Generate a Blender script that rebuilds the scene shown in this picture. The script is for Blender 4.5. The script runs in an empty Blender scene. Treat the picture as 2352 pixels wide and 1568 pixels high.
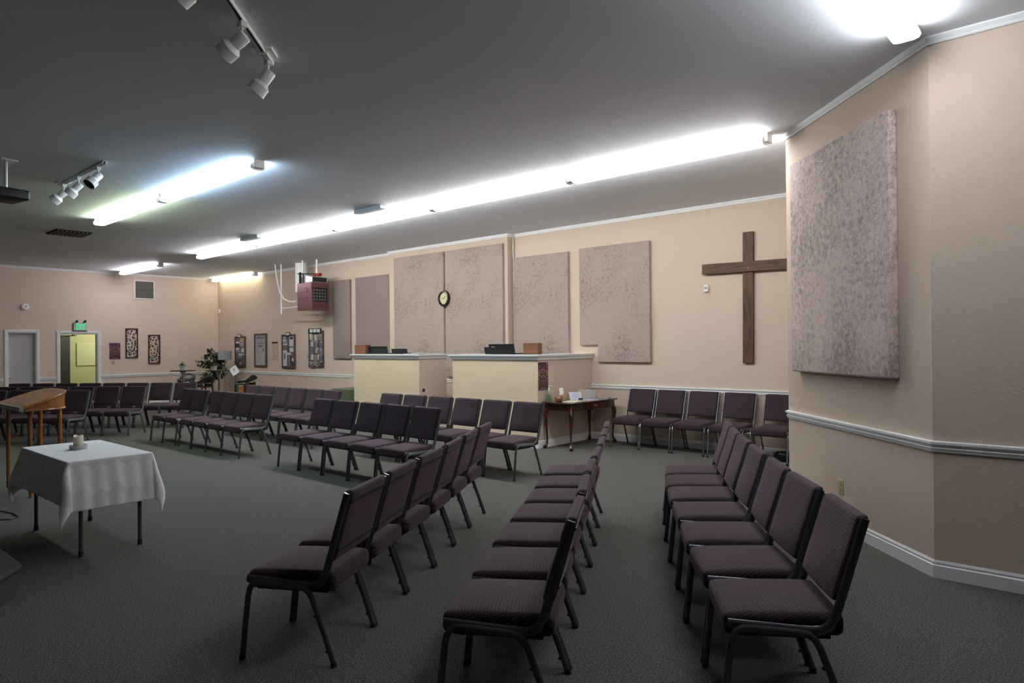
import bpy, math, random
from mathutils import Matrix, Vector
random.seed(7)
PI = math.pi
S = bpy.context.scene
COL = S.collection

# ------------------------------------------------------------------ camera
cam_d = bpy.data.cameras.new('camera'); cam_d.lens = 24.0; cam_d.sensor_width = 36.0
cam_d.clip_start = 0.05; cam_d.clip_end = 100
cam = bpy.data.objects.new('camera', cam_d); COL.objects.link(cam); S.camera = cam
YAW, PITCH, ROLL = 0.721156, 0.0046326, -0.0098113
fw = Vector((-math.sin(YAW)*math.cos(PITCH), math.cos(YAW)*math.cos(PITCH), math.sin(PITCH)))
rt = Vector((math.cos(YAW), math.sin(YAW), 0)); up = rt.cross(fw)
r2 = math.cos(ROLL)*rt + math.sin(ROLL)*up; u2 = -math.sin(ROLL)*rt + math.cos(ROLL)*up
mw = Matrix((r2, u2, -fw)).transposed().to_4x4(); mw.translation = (0, 0, 1.62)
cam.matrix_world = mw

# ------------------------------------------------------------------ world, exposure
w = bpy.data.worlds.new('world'); S.world = w; w.use_nodes = True
w.node_tree.nodes['Background'].inputs[0].default_value = (0.8, 0.85, 1, 1)
w.node_tree.nodes['Background'].inputs[1].default_value = 0.0
S.view_settings.view_transform = 'Standard'; S.view_settings.look = 'None'
S.view_settings.gamma = 1.0; S.view_settings.exposure = 1.85
S.view_settings.use_curve_mapping = False
S.cycles.max_bounces = 8; S.cycles.diffuse_bounces = 5; S.cycles.glossy_bounces = 3
S.cycles.use_denoising = True; S.cycles.sample_clamp_indirect = 4.0
FLANK = 1.9     # extra emission on the lens flanks, added to widen the ceiling halo
LAMP = 7.0      # radiance of a lit fluorescent lens

# ------------------------------------------------------------------ materials
MATS = {}
def mat(name, col, rough=0.6, metal=0.0, emit=None, es=0.0, noise=None, bump=None, spec=None, trans=0, alpha=1, sheen=0, coat=0):
    """noise=(scale, amount 0..1, second colour) ; bump=(scale, strength, distance)"""
    if name in MATS: return MATS[name]
    m = bpy.data.materials.new(name); m.use_nodes = True; nt = m.node_tree; N = nt.nodes; L = nt.links
    b = N['Principled BSDF']
    b.inputs['Base Color'].default_value = (*col, 1); b.inputs['Roughness'].default_value = rough
    b.inputs['Metallic'].default_value = metal
    if spec is not None: b.inputs['Specular IOR Level'].default_value = spec
    if trans: b.inputs['Transmission Weight'].default_value = trans
    if alpha < 1: b.inputs['Alpha'].default_value = alpha
    if sheen: b.inputs['Sheen Weight'].default_value = sheen; b.inputs['Sheen Roughness'].default_value = 0.4
    if coat: b.inputs['Coat Weight'].default_value = coat; b.inputs['Coat Roughness'].default_value = 0.12
    if emit: b.inputs['Emission Color'].default_value = (*emit, 1); b.inputs['Emission Strength'].default_value = es
    tc = N.new('ShaderNodeTexCoord')
    if noise:
        n = N.new('ShaderNodeTexNoise'); n.inputs['Scale'].default_value = noise[0]; n.inputs['Detail'].default_value = 5
        n.inputs['Roughness'].default_value = 0.65
        L.new(tc.outputs['Object'], n.inputs['Vector'])
        r = N.new('ShaderNodeValToRGB'); a = noise[1]
        r.color_ramp.elements[0].position = 0.5-a; r.color_ramp.elements[1].position = 0.5+a
        r.color_ramp.elements[0].color = (*noise[2], 1); r.color_ramp.elements[1].color = (*col, 1)
        L.new(n.outputs['Fac'], r.inputs['Fac']); L.new(r.outputs['Color'], b.inputs['Base Color'])
    if bump:
        n = N.new('ShaderNodeTexNoise'); n.inputs['Scale'].default_value = bump[0]; n.inputs['Detail'].default_value = 3
        L.new(tc.outputs['Object'], n.inputs['Vector'])
        bp = N.new('ShaderNodeBump'); bp.inputs['Strength'].default_value = bump[1]; bp.inputs['Distance'].default_value = bump[2]
        L.new(n.outputs['Fac'], bp.inputs['Height']); L.new(bp.outputs['Normal'], b.inputs['Normal'])
    MATS[name] = m
    return m

def math_node(N, L, op, a, b=None, c=None):
    n = N.new('ShaderNodeMath'); n.operation = op
    for i, v in enumerate((a, b, c)):
        if v is None: continue
        if isinstance(v, (int, float)): n.inputs[i].default_value = v
        else: L.new(v, n.inputs[i])
    return n.outputs[0]

def fabric_mat(name, base, dot, u, v, pitch=0.0175, rad=0.13):
    """woven chair fabric with staggered rows of small light dots, in the plane of object axes u, v"""
    m = bpy.data.materials.new(name); m.use_nodes = True; N = m.node_tree.nodes; L = m.node_tree.links
    b = N['Principled BSDF']; b.inputs['Roughness'].default_value = 0.85
    b.inputs['Sheen Weight'].default_value = 0.18; b.inputs['Sheen Roughness'].default_value = 0.45
    b.inputs['Sheen Tint'].default_value = (0.7, 0.42, 0.55, 1)
    tc = N.new('ShaderNodeTexCoord'); sp = N.new('ShaderNodeSeparateXYZ'); L.new(tc.outputs['Object'], sp.inputs[0])
    if v == 1: W = sp.outputs[2]
    else: W = math_node(N, L, 'ADD', sp.outputs[1], math_node(N, L, 'MULTIPLY', sp.outputs[2], 0.292))
    U = math_node(N, L, 'MULTIPLY', math_node(N, L, 'ADD', sp.outputs[u], W), 1/pitch)
    V = math_node(N, L, 'MULTIPLY', math_node(N, L, 'SUBTRACT', sp.outputs[v], W), 1/pitch)
    row = math_node(N, L, 'FLOOR', V)
    off = math_node(N, L, 'MULTIPLY', math_node(N, L, 'PINGPONG', row, 1.0), 0.5)
    fu = math_node(N, L, 'SUBTRACT', math_node(N, L, 'FRACT', math_node(N, L, 'ADD', U, off)), 0.5)
    fv = math_node(N, L, 'SUBTRACT', math_node(N, L, 'FRACT', V), 0.5)
    d = math_node(N, L, 'SQRT', math_node(N, L, 'ADD', math_node(N, L, 'MULTIPLY', fu, fu), math_node(N, L, 'MULTIPLY', fv, fv)))
    f = math_node(N, L, 'LESS_THAN', d, rad)
    ring = math_node(N, L, 'LESS_THAN', d, rad*2.3)
    mx0 = N.new('ShaderNodeMix'); mx0.data_type = 'RGBA'; L.new(ring, mx0.inputs[0])
    mx0.inputs[6].default_value = (*base, 1); mx0.inputs[7].default_value = (base[0]*1.35, base[1]*1.1, base[2]*1.25, 1)
    mx = N.new('ShaderNodeMix'); mx.data_type = 'RGBA'; L.new(f, mx.inputs[0])
    L.new(mx0.outputs[2], mx.inputs[6]); mx.inputs[7].default_value = (*dot, 1)
    L.new(mx.outputs[2], b.inputs['Base Color'])
    n = N.new('ShaderNodeTexNoise'); n.inputs['Scale'].default_value = 500; L.new(tc.outputs['Object'], n.inputs['Vector'])
    bp = N.new('ShaderNodeBump'); bp.inputs['Strength'].default_value = 0.35; bp.inputs['Distance'].default_value = 0.002
    L.new(n.outputs['Fac'], bp.inputs['Height']); L.new(bp.outputs['Normal'], b.inputs['Normal'])
    MATS[name] = m; return m

def wood_mat(name, c1, c2, rough, scale=(1, 12, 12), coat=0.0, ns=3.0):
    m = bpy.data.materials.new(name); m.use_nodes = True; N = m.node_tree.nodes; L = m.node_tree.links
    b = N['Principled BSDF']; b.inputs['Roughness'].default_value = rough
    if coat: b.inputs['Coat Weight'].default_value = coat; b.inputs['Coat Roughness'].default_value = 0.1
    tc = N.new('ShaderNodeTexCoord'); mp = N.new('ShaderNodeMapping'); mp.inputs['Scale'].default_value = scale
    L.new(tc.outputs['Object'], mp.inputs[0])
    n = N.new('ShaderNodeTexNoise'); n.inputs['Scale'].default_value = ns; n.inputs['Detail'].default_value = 6; n.inputs['Distortion'].default_value = 0.6
    L.new(mp.outputs[0], n.inputs['Vector'])
    r = N.new('ShaderNodeValToRGB'); r.color_ramp.elements[0].position = 0.35; r.color_ramp.elements[1].position = 0.68
    r.color_ramp.elements[0].color = (*c1, 1); r.color_ramp.elements[1].color = (*c2, 1)
    L.new(n.outputs['Fac'], r.inputs['Fac']); L.new(r.outputs['Color'], b.inputs['Base Color'])
    bp = N.new('ShaderNodeBump'); bp.inputs['Strength'].default_value = 0.15; bp.inputs['Distance'].default_value = 0.002
    L.new(n.outputs['Fac'], bp.inputs['Height']); L.new(bp.outputs['Normal'], b.inputs['Normal'])
    MATS[name] = m; return m

def velvet_mat(name, light, dark, amount, grain=1.0):
    """crushed suede with darker rubbed patches"""
    m = bpy.data.materials.new(name); m.use_nodes = True; N = m.node_tree.nodes; L = m.node_tree.links
    b = N['Principled BSDF']; b.inputs['Roughness'].default_value = 0.9; b.inputs['Sheen Weight'].default_value = 0.15
    tc = N.new('ShaderNodeTexCoord')
    big = N.new('ShaderNodeTexNoise'); big.inputs['Scale'].default_value = 1.3; big.inputs['Detail'].default_value = 3
    fine = N.new('ShaderNodeTexNoise'); fine.inputs['Scale'].default_value = 26*grain; fine.inputs['Detail'].default_value = 7
    fine.inputs['Roughness'].default_value = 0.85; fine.inputs['Distortion'].default_value = 0.4
    for n in (big, fine): L.new(tc.outputs['Object'], n.inputs['Vector'])
    s = math_node(N, L, 'ADD', math_node(N, L, 'MULTIPLY', big.outputs['Fac'], 0.45), math_node(N, L, 'MULTIPLY', fine.outputs['Fac'], 1.0))
    r = N.new('ShaderNodeValToRGB'); r.color_ramp.elements[0].position = 0.62-amount; r.color_ramp.elements[1].position = 0.80
    r.color_ramp.elements[0].position = 0.60; r.color_ramp.elements[1].position = 0.60+amount
    r.color_ramp.elements[0].color = (*dark, 1); r.color_ramp.elements[1].color = (*light, 1)
    L.new(s, r.inputs['Fac']); L.new(r.outputs['Color'], b.inputs['Base Color'])
    MATS[name] = m; return m

M_ceil = mat('ceiling_paint', (0.80, 0.84, 0.90), 0.7, bump=(2.2, 0.10, 0.03))
M_wall = mat('wall_cream', (0.62, 0.505, 0.395), 0.85, bump=(110, 0.35, 0.004))
M_wallp = mat('wall_pinkish', (0.72, 0.60, 0.50), 0.85, bump=(120, 0.35, 0.004))
M_booth = mat('booth_yellow', (0.67, 0.54, 0.37), 0.85, bump=(130, 0.35, 0.004))
M_white = mat('white_trim', (0.84, 0.85, 0.85), 0.35)
M_door = mat('door_grey', (0.50, 0.49, 0.50), 0.5)
M_carpet = mat('carpet', (0.185, 0.180, 0.166), 0.97, noise=(110, 0.11, (0.050, 0.049, 0.045)), bump=(260, 0.9, 0.006), spec=0.1)
M_stage = mat('stage_carpet', (0.10, 0.105, 0.095), 0.97, noise=(230, 0.22, (0.05, 0.052, 0.047)), bump=(260, 0.9, 0.006), spec=0.1)
M_green = mat('room_green', (0.44, 0.44, 0.26), 0.8)
M_boardg = mat('board_pale', (0.47, 0.47, 0.30), 0.7)
M_dark = mat('dark_door', (0.013, 0.012, 0.011), 0.7, spec=0.2)
M_black = mat('black_plastic', (0.006, 0.0065, 0.0065), 0.45, spec=0.3)
M_bmatte = mat('black_matte', (0.012, 0.012, 0.012), 0.7)
M_frame = mat('charcoal_metal', (0.062, 0.070, 0.077), 0.24, metal=0.0, bump=(180, 0.12, 0.002))
M_chromef = mat('silver_metal', (0.30, 0.33, 0.38), 0.22, metal=0.9)
M_chrome = mat('chrome', (0.75, 0.75, 0.77), 0.12, metal=1.0)
M_fit = mat('fitting_white', (0.90, 0.90, 0.88), 0.35)
M_brass = mat('brass', (0.40, 0.28, 0.10), 0.35, metal=0.9)
M_paper = mat('paper', (0.72, 0.72, 0.74), 0.7)
M_ivory = mat('ivory_plastic', (0.50, 0.43, 0.24), 0.45)
M_clothW = mat('white_cloth', (0.84, 0.85, 0.87), 0.85, sheen=0.2)
FAB = (0.0215, 0.0090, 0.0150); DOT = (0.17, 0.10, 0.13)
M_seat = fabric_mat('seat_fabric', FAB, DOT, 0, 1)
M_backf = fabric_mat('back_fabric', FAB, DOT, 0, 2)
M_oak = wood_mat('oak_varnish', (0.22, 0.075, 0.012), (0.34, 0.13, 0.025), 0.3, (1, 8, 8), coat=0.4)
M_cherry = wood_mat('cherry_varnish', (0.030, 0.008, 0.004), (0.075, 0.018, 0.009), 0.22, (3, 3, 3), coat=0.8)
M_cross = wood_mat('cross_wood', (0.045, 0.020, 0.008), (0.13, 0.062, 0.024), 0.6, (10, 10, 1.2))
M_crossh = wood_mat('crossbar_wood', (0.045, 0.020, 0.008), (0.13, 0.062, 0.024), 0.6, (1.2, 10, 10))
M_walnut = wood_mat('walnut_wood', (0.030, 0.010, 0.005), (0.06, 0.020, 0.009), 0.45, (6, 6, 1.5))
M_bframe = wood_mat('board_frame_wood', (0.075, 0.045, 0.035), (0.12, 0.075, 0.06), 0.5, (8, 8, 2))
M_boxw = mat('brown_box', (0.22, 0.095, 0.042), 0.7, noise=(90, 0.2, (0.13, 0.05, 0.022)))
M_vel1 = velvet_mat('suede_mottled', (0.38, 0.30, 0.26), (0.22, 0.165, 0.14), 0.11)
M_vel2 = velvet_mat('suede_plain', (0.27, 0.21, 0.185), (0.24, 0.185, 0.16), 0.16)
M_vel3 = velvet_mat('suede_worn', (0.62, 0.49, 0.44), (0.26, 0.20, 0.175), 0.20, 0.9)
M_heater = mat('heater_mauve', (0.17, 0.075, 0.085), 0.26, metal=0.45)

# ------------------------------------------------------------------ mesh builder
class MB:
    def __init__(s, M=None): s.v = []; s.f = []; s.M = M or Matrix()
    def add(s, vs, fs):
        o = len(s.v); s.v += [tuple(s.M @ Vector(p)) for p in vs]; s.f += [tuple(i+o for i in f) for f in fs]; return s
    def box(s, x0, x1, y0, y1, z0, z1):
        return s.add([(x, y, z) for z in (z0, z1) for y in (y0, y1) for x in (x0, x1)],
                     [(0, 2, 3, 1), (4, 5, 7, 6), (0, 1, 5, 4), (2, 6, 7, 3), (0, 4, 6, 2), (1, 3, 7, 5)])
    def obox(s, c, ax, h):
        """oriented box: centre, three unit axes, half sizes"""
        c = Vector(c); a = [Vector(q) for q in ax]
        vs = [c + a[0]*h[0]*i + a[1]*h[1]*j + a[2]*h[2]*k for k in (-1, 1) for j in (-1, 1) for i in (-1, 1)]
        return s.add(vs, [(0, 2, 3, 1), (4, 5, 7, 6), (0, 1, 5, 4), (2, 6, 7, 3), (0, 4, 6, 2), (1, 3, 7, 5)])
    def tube(s, pts, ra, rb=None, n=10, side=None, cap=True):
        """tube along pts; ra along 'side', rb across it; ra/rb may be lists"""
        pts = [Vector(p) for p in pts]; k = len(pts)
        RA = ra if isinstance(ra, (list, tuple)) else [ra]*k
        RB = RA if rb is None else (rb if isinstance(rb, (list, tuple)) else [rb]*k)
        vs = []; sd = Vector(side) if side else None; prev = None
        for i, p in enumerate(pts):
            t = (pts[min(i+1, k-1)] - pts[max(i-1, 0)]).normalized()
            if sd is not None: a = (sd - t*sd.dot(t)).normalized()
            else:
                if prev is None: prev = Vector((0, 0, 1)) if abs(t.z) < 0.9 else Vector((1, 0, 0))
                a = (prev - t*prev.dot(t)).normalized(); prev = a
            b = t.cross(a)
            for j in range(n):
                th = 2*PI*j/n; vs.append(p + a*RA[i]*math.cos(th) + b*RB[i]*math.sin(th))
        fs = [(i*n+j, i*n+(j+1) % n, (i+1)*n+(j+1) % n, (i+1)*n+j) for i in range(k-1) for j in range(n)]
        if cap: fs += [tuple(range(n-1, -1, -1)), tuple((k-1)*n+j for j in range(n))]
        return s.add(vs, fs)
    def cyl(s, p0, p1, r0, r1=None, n=16): return s.tube([p0, p1], [r0, r0 if r1 is None else r1], n=n)
    def lathe(s, prof, c=(0, 0, 0), n=20, axis=None):
        """prof [(r, h)] around an axis through c"""
        az = Vector(axis or (0, 0, 1)).normalized(); ax = az.orthogonal().normalized(); ay = az.cross(ax); c = Vector(c)
        vs = [c + az*h + (ax*math.cos(2*PI*j/n) + ay*math.sin(2*PI*j/n))*r for r, h in prof for j in range(n)]
        k = len(prof)
        fs = [(i*n+j, i*n+(j+1) % n, (i+1)*n+(j+1) % n, (i+1)*n+j) for i in range(k-1) for j in range(n)]
        if prof[0][0] > 1e-5: fs.append(tuple(range(n-1, -1, -1)))
        if prof[-1][0] > 1e-5: fs.append(tuple((k-1)*n+j for j in range(n)))
        return s.add(vs, fs)
    def prism(s, poly, z0, z1, f=lambda x, y, z: (x, y, z)):
        n = len(poly); vs = [f(x, y, z) for z in (z0, z1) for x, y in poly]
        return s.add(vs, [tuple(range(n-1, -1, -1)), tuple(range(n, 2*n))] + [(i, (i+1) % n, n+(i+1) % n, n+i) for i in range(n)])
    def rbox(s, x0, x1, y0, y1, z0, z1, r, div=4, deform=None):
        """box with rounded edges, subdivided so it can be deformed"""
        c = ((x0+x1)/2, (y0+y1)/2, (z0+z1)/2); h = ((x1-x0)/2, (y1-y0)/2, (z1-z0)/2)
        def samp(H):
            rr = min(r, H)
            edge = [-H, -H+rr*0.3, -H+rr*0.65]
            mid = [(-1+2*i/div)*(H-rr) for i in range(div+1)]
            return edge + mid + [-e for e in reversed(edge)]
        SX, SY, SZ = samp(h[0]), samp(h[1]), samp(h[2]); idx = {}; vs = []; fs = []
        def vid(p):
            q = [max(-(h[i]-min(r, h[i])), min(h[i]-min(r, h[i]), p[i])) for i in range(3)]
            d = Vector((p[0]-q[0], p[1]-q[1], p[2]-q[2]))
            if d.length > 1e-9: d = d.normalized()*min(r, *h)
            P = Vector((q[0]+d.x+c[0], q[1]+d.y+c[1], q[2]+d.z+c[2]))
            key = (round(p[0], 5), round(p[1], 5), round(p[2], 5))
            if key not in idx:
                idx[key] = len(vs); vs.append(deform(P) if deform else P)
            return idx[key]
        for a, A, B, flip in ((0, SY, SZ, 0), (1, SX, SZ, 1), (2, SX, SY, 0)):
            for sg in (-1, 1):
                for i in range(len(A)-1):
                    for j in range(len(B)-1):
                        q = []
                        for u, v in ((A[i], B[j]), (A[i+1], B[j]), (A[i+1], B[j+1]), (A[i], B[j+1])):
                            p = [0, 0, 0]; p[a] = sg*h[a]; o = [k for k in range(3) if k != a]; p[o[0]] = u; p[o[1]] = v; q.append(vid(p))
                        if (sg < 0) != bool(flip): q.reverse()
                        fs.append(tuple(q))
        return s.add(vs, fs)
    def build(s, name, m, parent=None, smooth=False, bevel=0, seg=2):
        me = bpy.data.meshes.new(name); me.from_pydata(s.v, [], s.f); me.update()
        me.materials.append(m)
        if smooth:
            me.polygons.foreach_set('use_smooth', [True]*len(me.polygons))
            try: me.set_sharp_from_angle(angle=math.radians(40))
            except Exception: pass
        o = bpy.data.objects.new(name, me); COL.objects.link(o)
        if parent: o.parent = parent
        if bevel:
            b = o.modifiers.new('bevel', 'BEVEL'); b.width = bevel; b.segments = seg; b.limit_method = 'ANGLE'
        return o

def tag(o, label, cat, group=None):
    o['label'] = label; o['category'] = cat
    if group: o['group'] = group
    return o
def thing(name, label, cat, loc=(0, 0, 0), rz=0, group=None):
    o = bpy.data.objects.new(name, None); COL.objects.link(o); o.location = loc; o.rotation_euler = (0, 0, rz)
    o.empty_display_size = 0.1
    return tag(o, label, cat, group)
def struct(o): o['kind'] = 'structure'; return o
def dup(root, loc, rz, label=None, group=None):
    r = root.copy(); COL.objects.link(r); r.location = loc; r.rotation_euler = (0, 0, rz)
    if label: r['label'] = label
    if group: r['group'] = group
    for ch in list(root.children):
        c = ch.copy(); COL.objects.link(c); c.parent = r
        for g in list(ch.children):
            d = g.copy(); COL.objects.link(d); d.parent = c
    return r
def text_mb(txt, w, h, M, depth=0.002, bold=0.0):
    """lettering as a mesh of size w x h centred on the local xy origin, then placed by M"""
    cu = bpy.data.curves.new('txt', 'FONT'); cu.body = txt; cu.extrude = depth/2; cu.resolution_u = 2
    cu.align_x = 'CENTER'; cu.offset = bold; o = bpy.data.objects.new('txt', cu); COL.objects.link(o)
    dg = bpy.context.evaluated_depsgraph_get(); dg.update()
    me = bpy.data.meshes.new_from_object(o.evaluated_get(dg))
    vs = [v.co.copy() for v in me.vertices]; fs = [tuple(p.vertices) for p in me.polygons]
    bpy.data.objects.remove(o); bpy.data.curves.remove(cu); bpy.data.meshes.remove(me)
    if not vs: return MB()
    x0 = min(v.x for v in vs); x1 = max(v.x for v in vs); y0 = min(v.y for v in vs); y1 = max(v.y for v in vs)
    b = MB(M)
    b.add([((v.x-(x0+x1)/2)*w/(x1-x0), (v.y-(y0+y1)/2)*h/(y1-y0), v.z) for v in vs], fs)
    return b
# frames whose local x runs to the viewer's right, y up, z out of the surface
def on_long(x, z, y): return Matrix(((1, 0, 0, x), (0, 0, -1, y), (0, 1, 0, z), (0, 0, 0, 1)))      # faces -y
def on_far(y, z, x): return Matrix(((0, 0, 1, x), (1, 0, 0, y), (0, 1, 0, z), (0, 0, 0, 1)))        # faces +x

# ------------------------------------------------------------------ the room
XF, YL, ZC = -20.46, 9.715, 3.70      # far wall, long wall, ceiling
A = (-0.93, 5.42); B = (-2.45, 6.99)  # angled wall ends
struct(MB().box(-24.2, 3.6, -5.2, 10.0, -0.1, 0).build('floor', M_carpet))
struct(MB().box(-20.6, 3.6, -5.2, 10.0, ZC, ZC+0.1).build('ceiling', M_ceil))
b = MB()
D1 = (4.43, 5.02, 2.04); D2 = (5.54, 6.42, 2.02)
b.box(XF-0.14, XF, -5.2, D1[0], 0, ZC); b.box(XF-0.14, XF, D1[1], D2[0], 0, ZC); b.box(XF-0.14, XF, D2[1], YL+0.14, 0, ZC)
b.box(XF-0.14, XF, D1[0], D1[1], D1[2], ZC); b.box(XF-0.14, XF, D2[0], D2[1], D2[2], ZC)
struct(b.build('wall_far', M_wallp))
struct(MB().box(XF, B[0]+0.14, YL, YL+0.14, 0, ZC).build('wall_long', M_wall))
struct(MB().box(-12.0, -8.5, 9.56, YL, 0, ZC).build('wall_chase', M_wall))
struct(MB().prism([A, (3.5, 5.42), (3.5, 5.56), (-0.87, 5.56), (-2.31, 7.04), (-2.31, YL), (B[0], YL), B], 0, ZC).build('wall_right', mat('wall_right_paint', (0.60, 0.48, 0.385), 0.85, bump=(110, 0.4, 0.004))))
M_rear = mat('wall_rear_dark', (0.16, 0.12, 0.10), 0.9)  # unseen walls; dark tone invented to cut their bounce light
struct(MB().box(3.5, 3.6, -5.2, 5.56, 0, ZC).build('wall_near', M_rear))
struct(MB().box(XF, 3.6, -5.3, -5.2, 0, ZC).build('wall_rear', M_rear))

def sweep(path, prof):
    """extrude profile [(out, z)] along a horizontal path with mitred corners; out = to the left of travel"""
    P = [Vector((p[0], p[1], 0)) for p in path]; k = len(P); vs = []; n = len(prof)
    for i in range(k):
        d0 = (P[i]-P[i-1]).normalized() if i else None; d1 = (P[i+1]-P[i]).normalized() if i < k-1 else None
        if d0 is None: m = Vector((-d1.y, d1.x, 0))
        elif d1 is None: m = Vector((-d0.y, d0.x, 0))
        else:
            n0 = Vector((-d0.y, d0.x, 0)); n1 = Vector((-d1.y, d1.x, 0)); m = (n0+n1).normalized(); m = m/max(0.3, m.dot(n0))
        for o, z in prof: vs.append((P[i].x+m.x*o, P[i].y+m.y*o, z))
    fs = [(i*n+j, i*n+(j+1) % n, (i+1)*n+(j+1) % n, (i+1)*n+j) for i in range(k-1) for j in range(n)]
    fs += [tuple(range(n-1, -1, -1)), tuple((k-1)*n+j for j in range(n))]
    return vs, fs
CROWN = [(0, 3.645), (0.014, 3.645), (0.020, 3.655), (0.012, 3.664), (0.022, 3.672), (0.034, 3.690), (0.034, 3.70), (0, 3.70)]
RAIL = [(0, 0.86), (0.012, 0.86), (0.016, 0.875), (0.022, 0.885), (0.012, 0.892), (0.012, 0.905), (0.03, 0.915), (0.03, 0.93), (0, 0.935)]
BASE = [(0, 0), (0.016, 0), (0.016, 0.085), (0.010, 0.092), (0.012, 0.105), (0.005, 0.12), (0, 0.12)]
# travel direction chosen so the room is on the left
LONG = [(B[0], YL), (-8.5, YL), (-8.5, 9.56), (-12.0, 9.56), (-12.0, YL), (XF, YL)]
RIGHT = [(3.5, 5.42), A, B, (B[0], YL)]
k = 0
def trim(name, runs, prof):
    b = MB()
    for r in runs: b.add(*sweep(r, prof))
    return struct(b.build(name, M_white, bevel=0.0))
trim('trim_1', [LONG, RIGHT, [(XF, YL), (XF, -5.2)]], CROWN)
trim('trim_2', [[(B[0], YL), (-6.72, YL)], [(-8.48, 9.56), (-12.0, 9.56), (-12.0, YL), (XF, YL)], RIGHT], RAIL)
trim('trim_3', [[(XF, YL), (XF, D2[1]+0.08)], [(XF, D2[0]-0.08), (XF, D1[1]+0.08)], [(XF, D1[0]-0.08), (XF, -5.2)]], [(o, z-0.03) for o, z in RAIL])
trim('baseboard_long', [[(B[0], YL), (-6.72, YL)], [(-8.5, 9.56), (-12.0, 9.56), (-12.0, YL), (XF, YL)]], BASE)
trim('baseboard_right', [RIGHT], BASE)
trim('baseboard_far', [[(XF, YL), (XF, D2[1]+0.08)], [(XF, D2[0]-0.08), (XF, D1[1]+0.08)], [(XF, D1[0]-0.08), (XF, -5.2)]], BASE)

# doors
def casing(D, idx):
    y0, y1, z1 = D; b = MB(); W = 0.075
    for a, c in ((y0-W, y0), (y1, y1+W)):
        b.box(XF, XF+0.018, a, c, 0, z1+W); b.box(XF+0.018, XF+0.026, a+0.012, c-0.03 if a < y0 else c-0.012, 0, z1+W-0.012)
    b.box(XF, XF+0.018, y0, y1, z1, z1+W); b.box(XF+0.018, XF+0.026, y0, y1, z1+0.02, z1+W-0.012)
    b.box(XF-0.14, XF, y0, y0+0.015, 0, z1); b.box(XF-0.14, XF, y1-0.015, y1, 0, z1); b.box(XF-0.14, XF, y0, y1, z1-0.015, z1)
    return struct(b.build('trim_%d' % idx, M_white, bevel=0.003))
casing(D1, 4); casing(D2, 5)
d1 = struct(MB().box(XF-0.13, XF-0.09, D1[0]+0.015, D1[1]-0.015, 0.005, D1[2]-0.015).build('door_1', M_door))
MB().lathe([(0.028, 0), (0.028, 0.008), (0.012, 0.012), (0.012, 0.03), (0.028, 0.04), (0.030, 0.055), (0.02, 0.066), (0, 0.068)], (XF-0.09, 4.475, 0.93), 16, (1, 0, 0)).build('door_knob', M_chrome, d1, True)
hx, hy = XF-0.14, D2[0]+0.02; ex, ey = -21.38, 6.02
dv = Vector((ex-hx, ey-hy, 0)).normalized(); nv = Vector((-dv.y, dv.x, 0))
d2 = struct(MB().obox((Vector((hx, hy, 1.0))+Vector((ex, ey, 1.0)))/2, (dv, nv, (0, 0, 1)), (0.43, 0.02, 0.99)).build('door_2', M_dark))
MB().tube([(-20.85, 5.76, 1.96), (-20.75, 6.0, 1.98), (-20.56, 5.86, 1.99)], 0.012, n=6).build('door_closer_arm', M_bmatte, d2)
# room beyond the open doorway
struct(MB().box(-23.1, -23.0, 3.6, 8.4, 0, 2.6).build('wall_back_room', M_green))
struct(MB().box(-23.0, XF-0.14, 3.5, 3.6, 0, 2.6).box(-23.0, XF-0.14, 8.4, 8.5, 0, 2.6).build('wall_back_room_sides', M_green))
struct(MB().box(-23.1, XF-0.14, 3.5, 8.5, 2.6, 2.7).build('ceiling_back_room', M_green))
tag(MB().rbox(-22.995, -22.965, 6.65, 7.75, 1.12, 1.80, 0.01, 2).build('notice_board', M_boardg), 'pale yellow-green board on the wall seen through the open doorway', 'board')

# ------------------------------------------------------------------ fluorescent lights
def strip_light(p, L, axis, label, col, k=1.0, group='fluorescent strip lights on the ceiling'):
    """fixture centred at p on the ceiling, running along axis"""
    rz = 0 if axis == 'x' else PI/2
    t = thing('fluorescent_light', label, 'ceiling light', (p[0], p[1], ZC), rz, group)
    h = L/2
    MB().box(-h, h, -0.044, 0.044, -0.030, 0).build('housing', M_fit, t, bevel=0.004)
    # wrap-round lens: U cross-section, open at the top
    pr = [(-0.046, -0.018), (-0.080, -0.055), (-0.088, -0.082), (-0.075, -0.102), (-0.045, -0.110), (0.045, -0.110), (0.075, -0.102), (0.088, -0.082), (0.080, -0.055), (0.046, -0.018)]
    vs = [(x, y, z) for x in (-h+0.03, h-0.03) for y, z in pr]; n = len(pr)
    fs = [(j, j+1, n+j+1, n+j) for j in range(n-1)] + [tuple(range(n-1, -1, -1)), tuple(range(n, 2*n))]
    em = mat('lens_%.2f_%.2f_%.2f_%.2f' % (*col, k), (0.8, 0.8, 0.8), 0.4, emit=col, es=LAMP*k)
    ems = mat('lens_side_%.2f_%.2f_%.2f_%.2f' % (*col, k), (0.8, 0.8, 0.8), 0.4, emit=col, es=LAMP*k*FLANK)
    ob = MB().add(vs, fs).build('lens', em, t); ob.data.materials.append(ems)
    ob.data.materials.append(M_fit)
    for pi, mi in ((0, 1), (1, 1), (n-3, 1), (n-2, 1), (n-1, 2), (n, 2)): ob.data.polygons[pi].material_index = mi
    for s in (-1, 1):
        MB().box(s*h-0.02, s*h+0.02, -0.06, 0.06, -0.09, 0).build('end_cap', M_fit, t, bevel=0.005)
    return t
WHT = (1.0, 0.99, 0.975)
nm = ['farthest from the camera', 'second from the far end', 'middle one', 'second from the near end', 'nearest the angled wall']
xs = [(-15.22, -12.62), (-12.58, -10.0), (-9.96, -7.5), (-7.46, -5.0), (-4.96, -2.56)]
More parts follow.
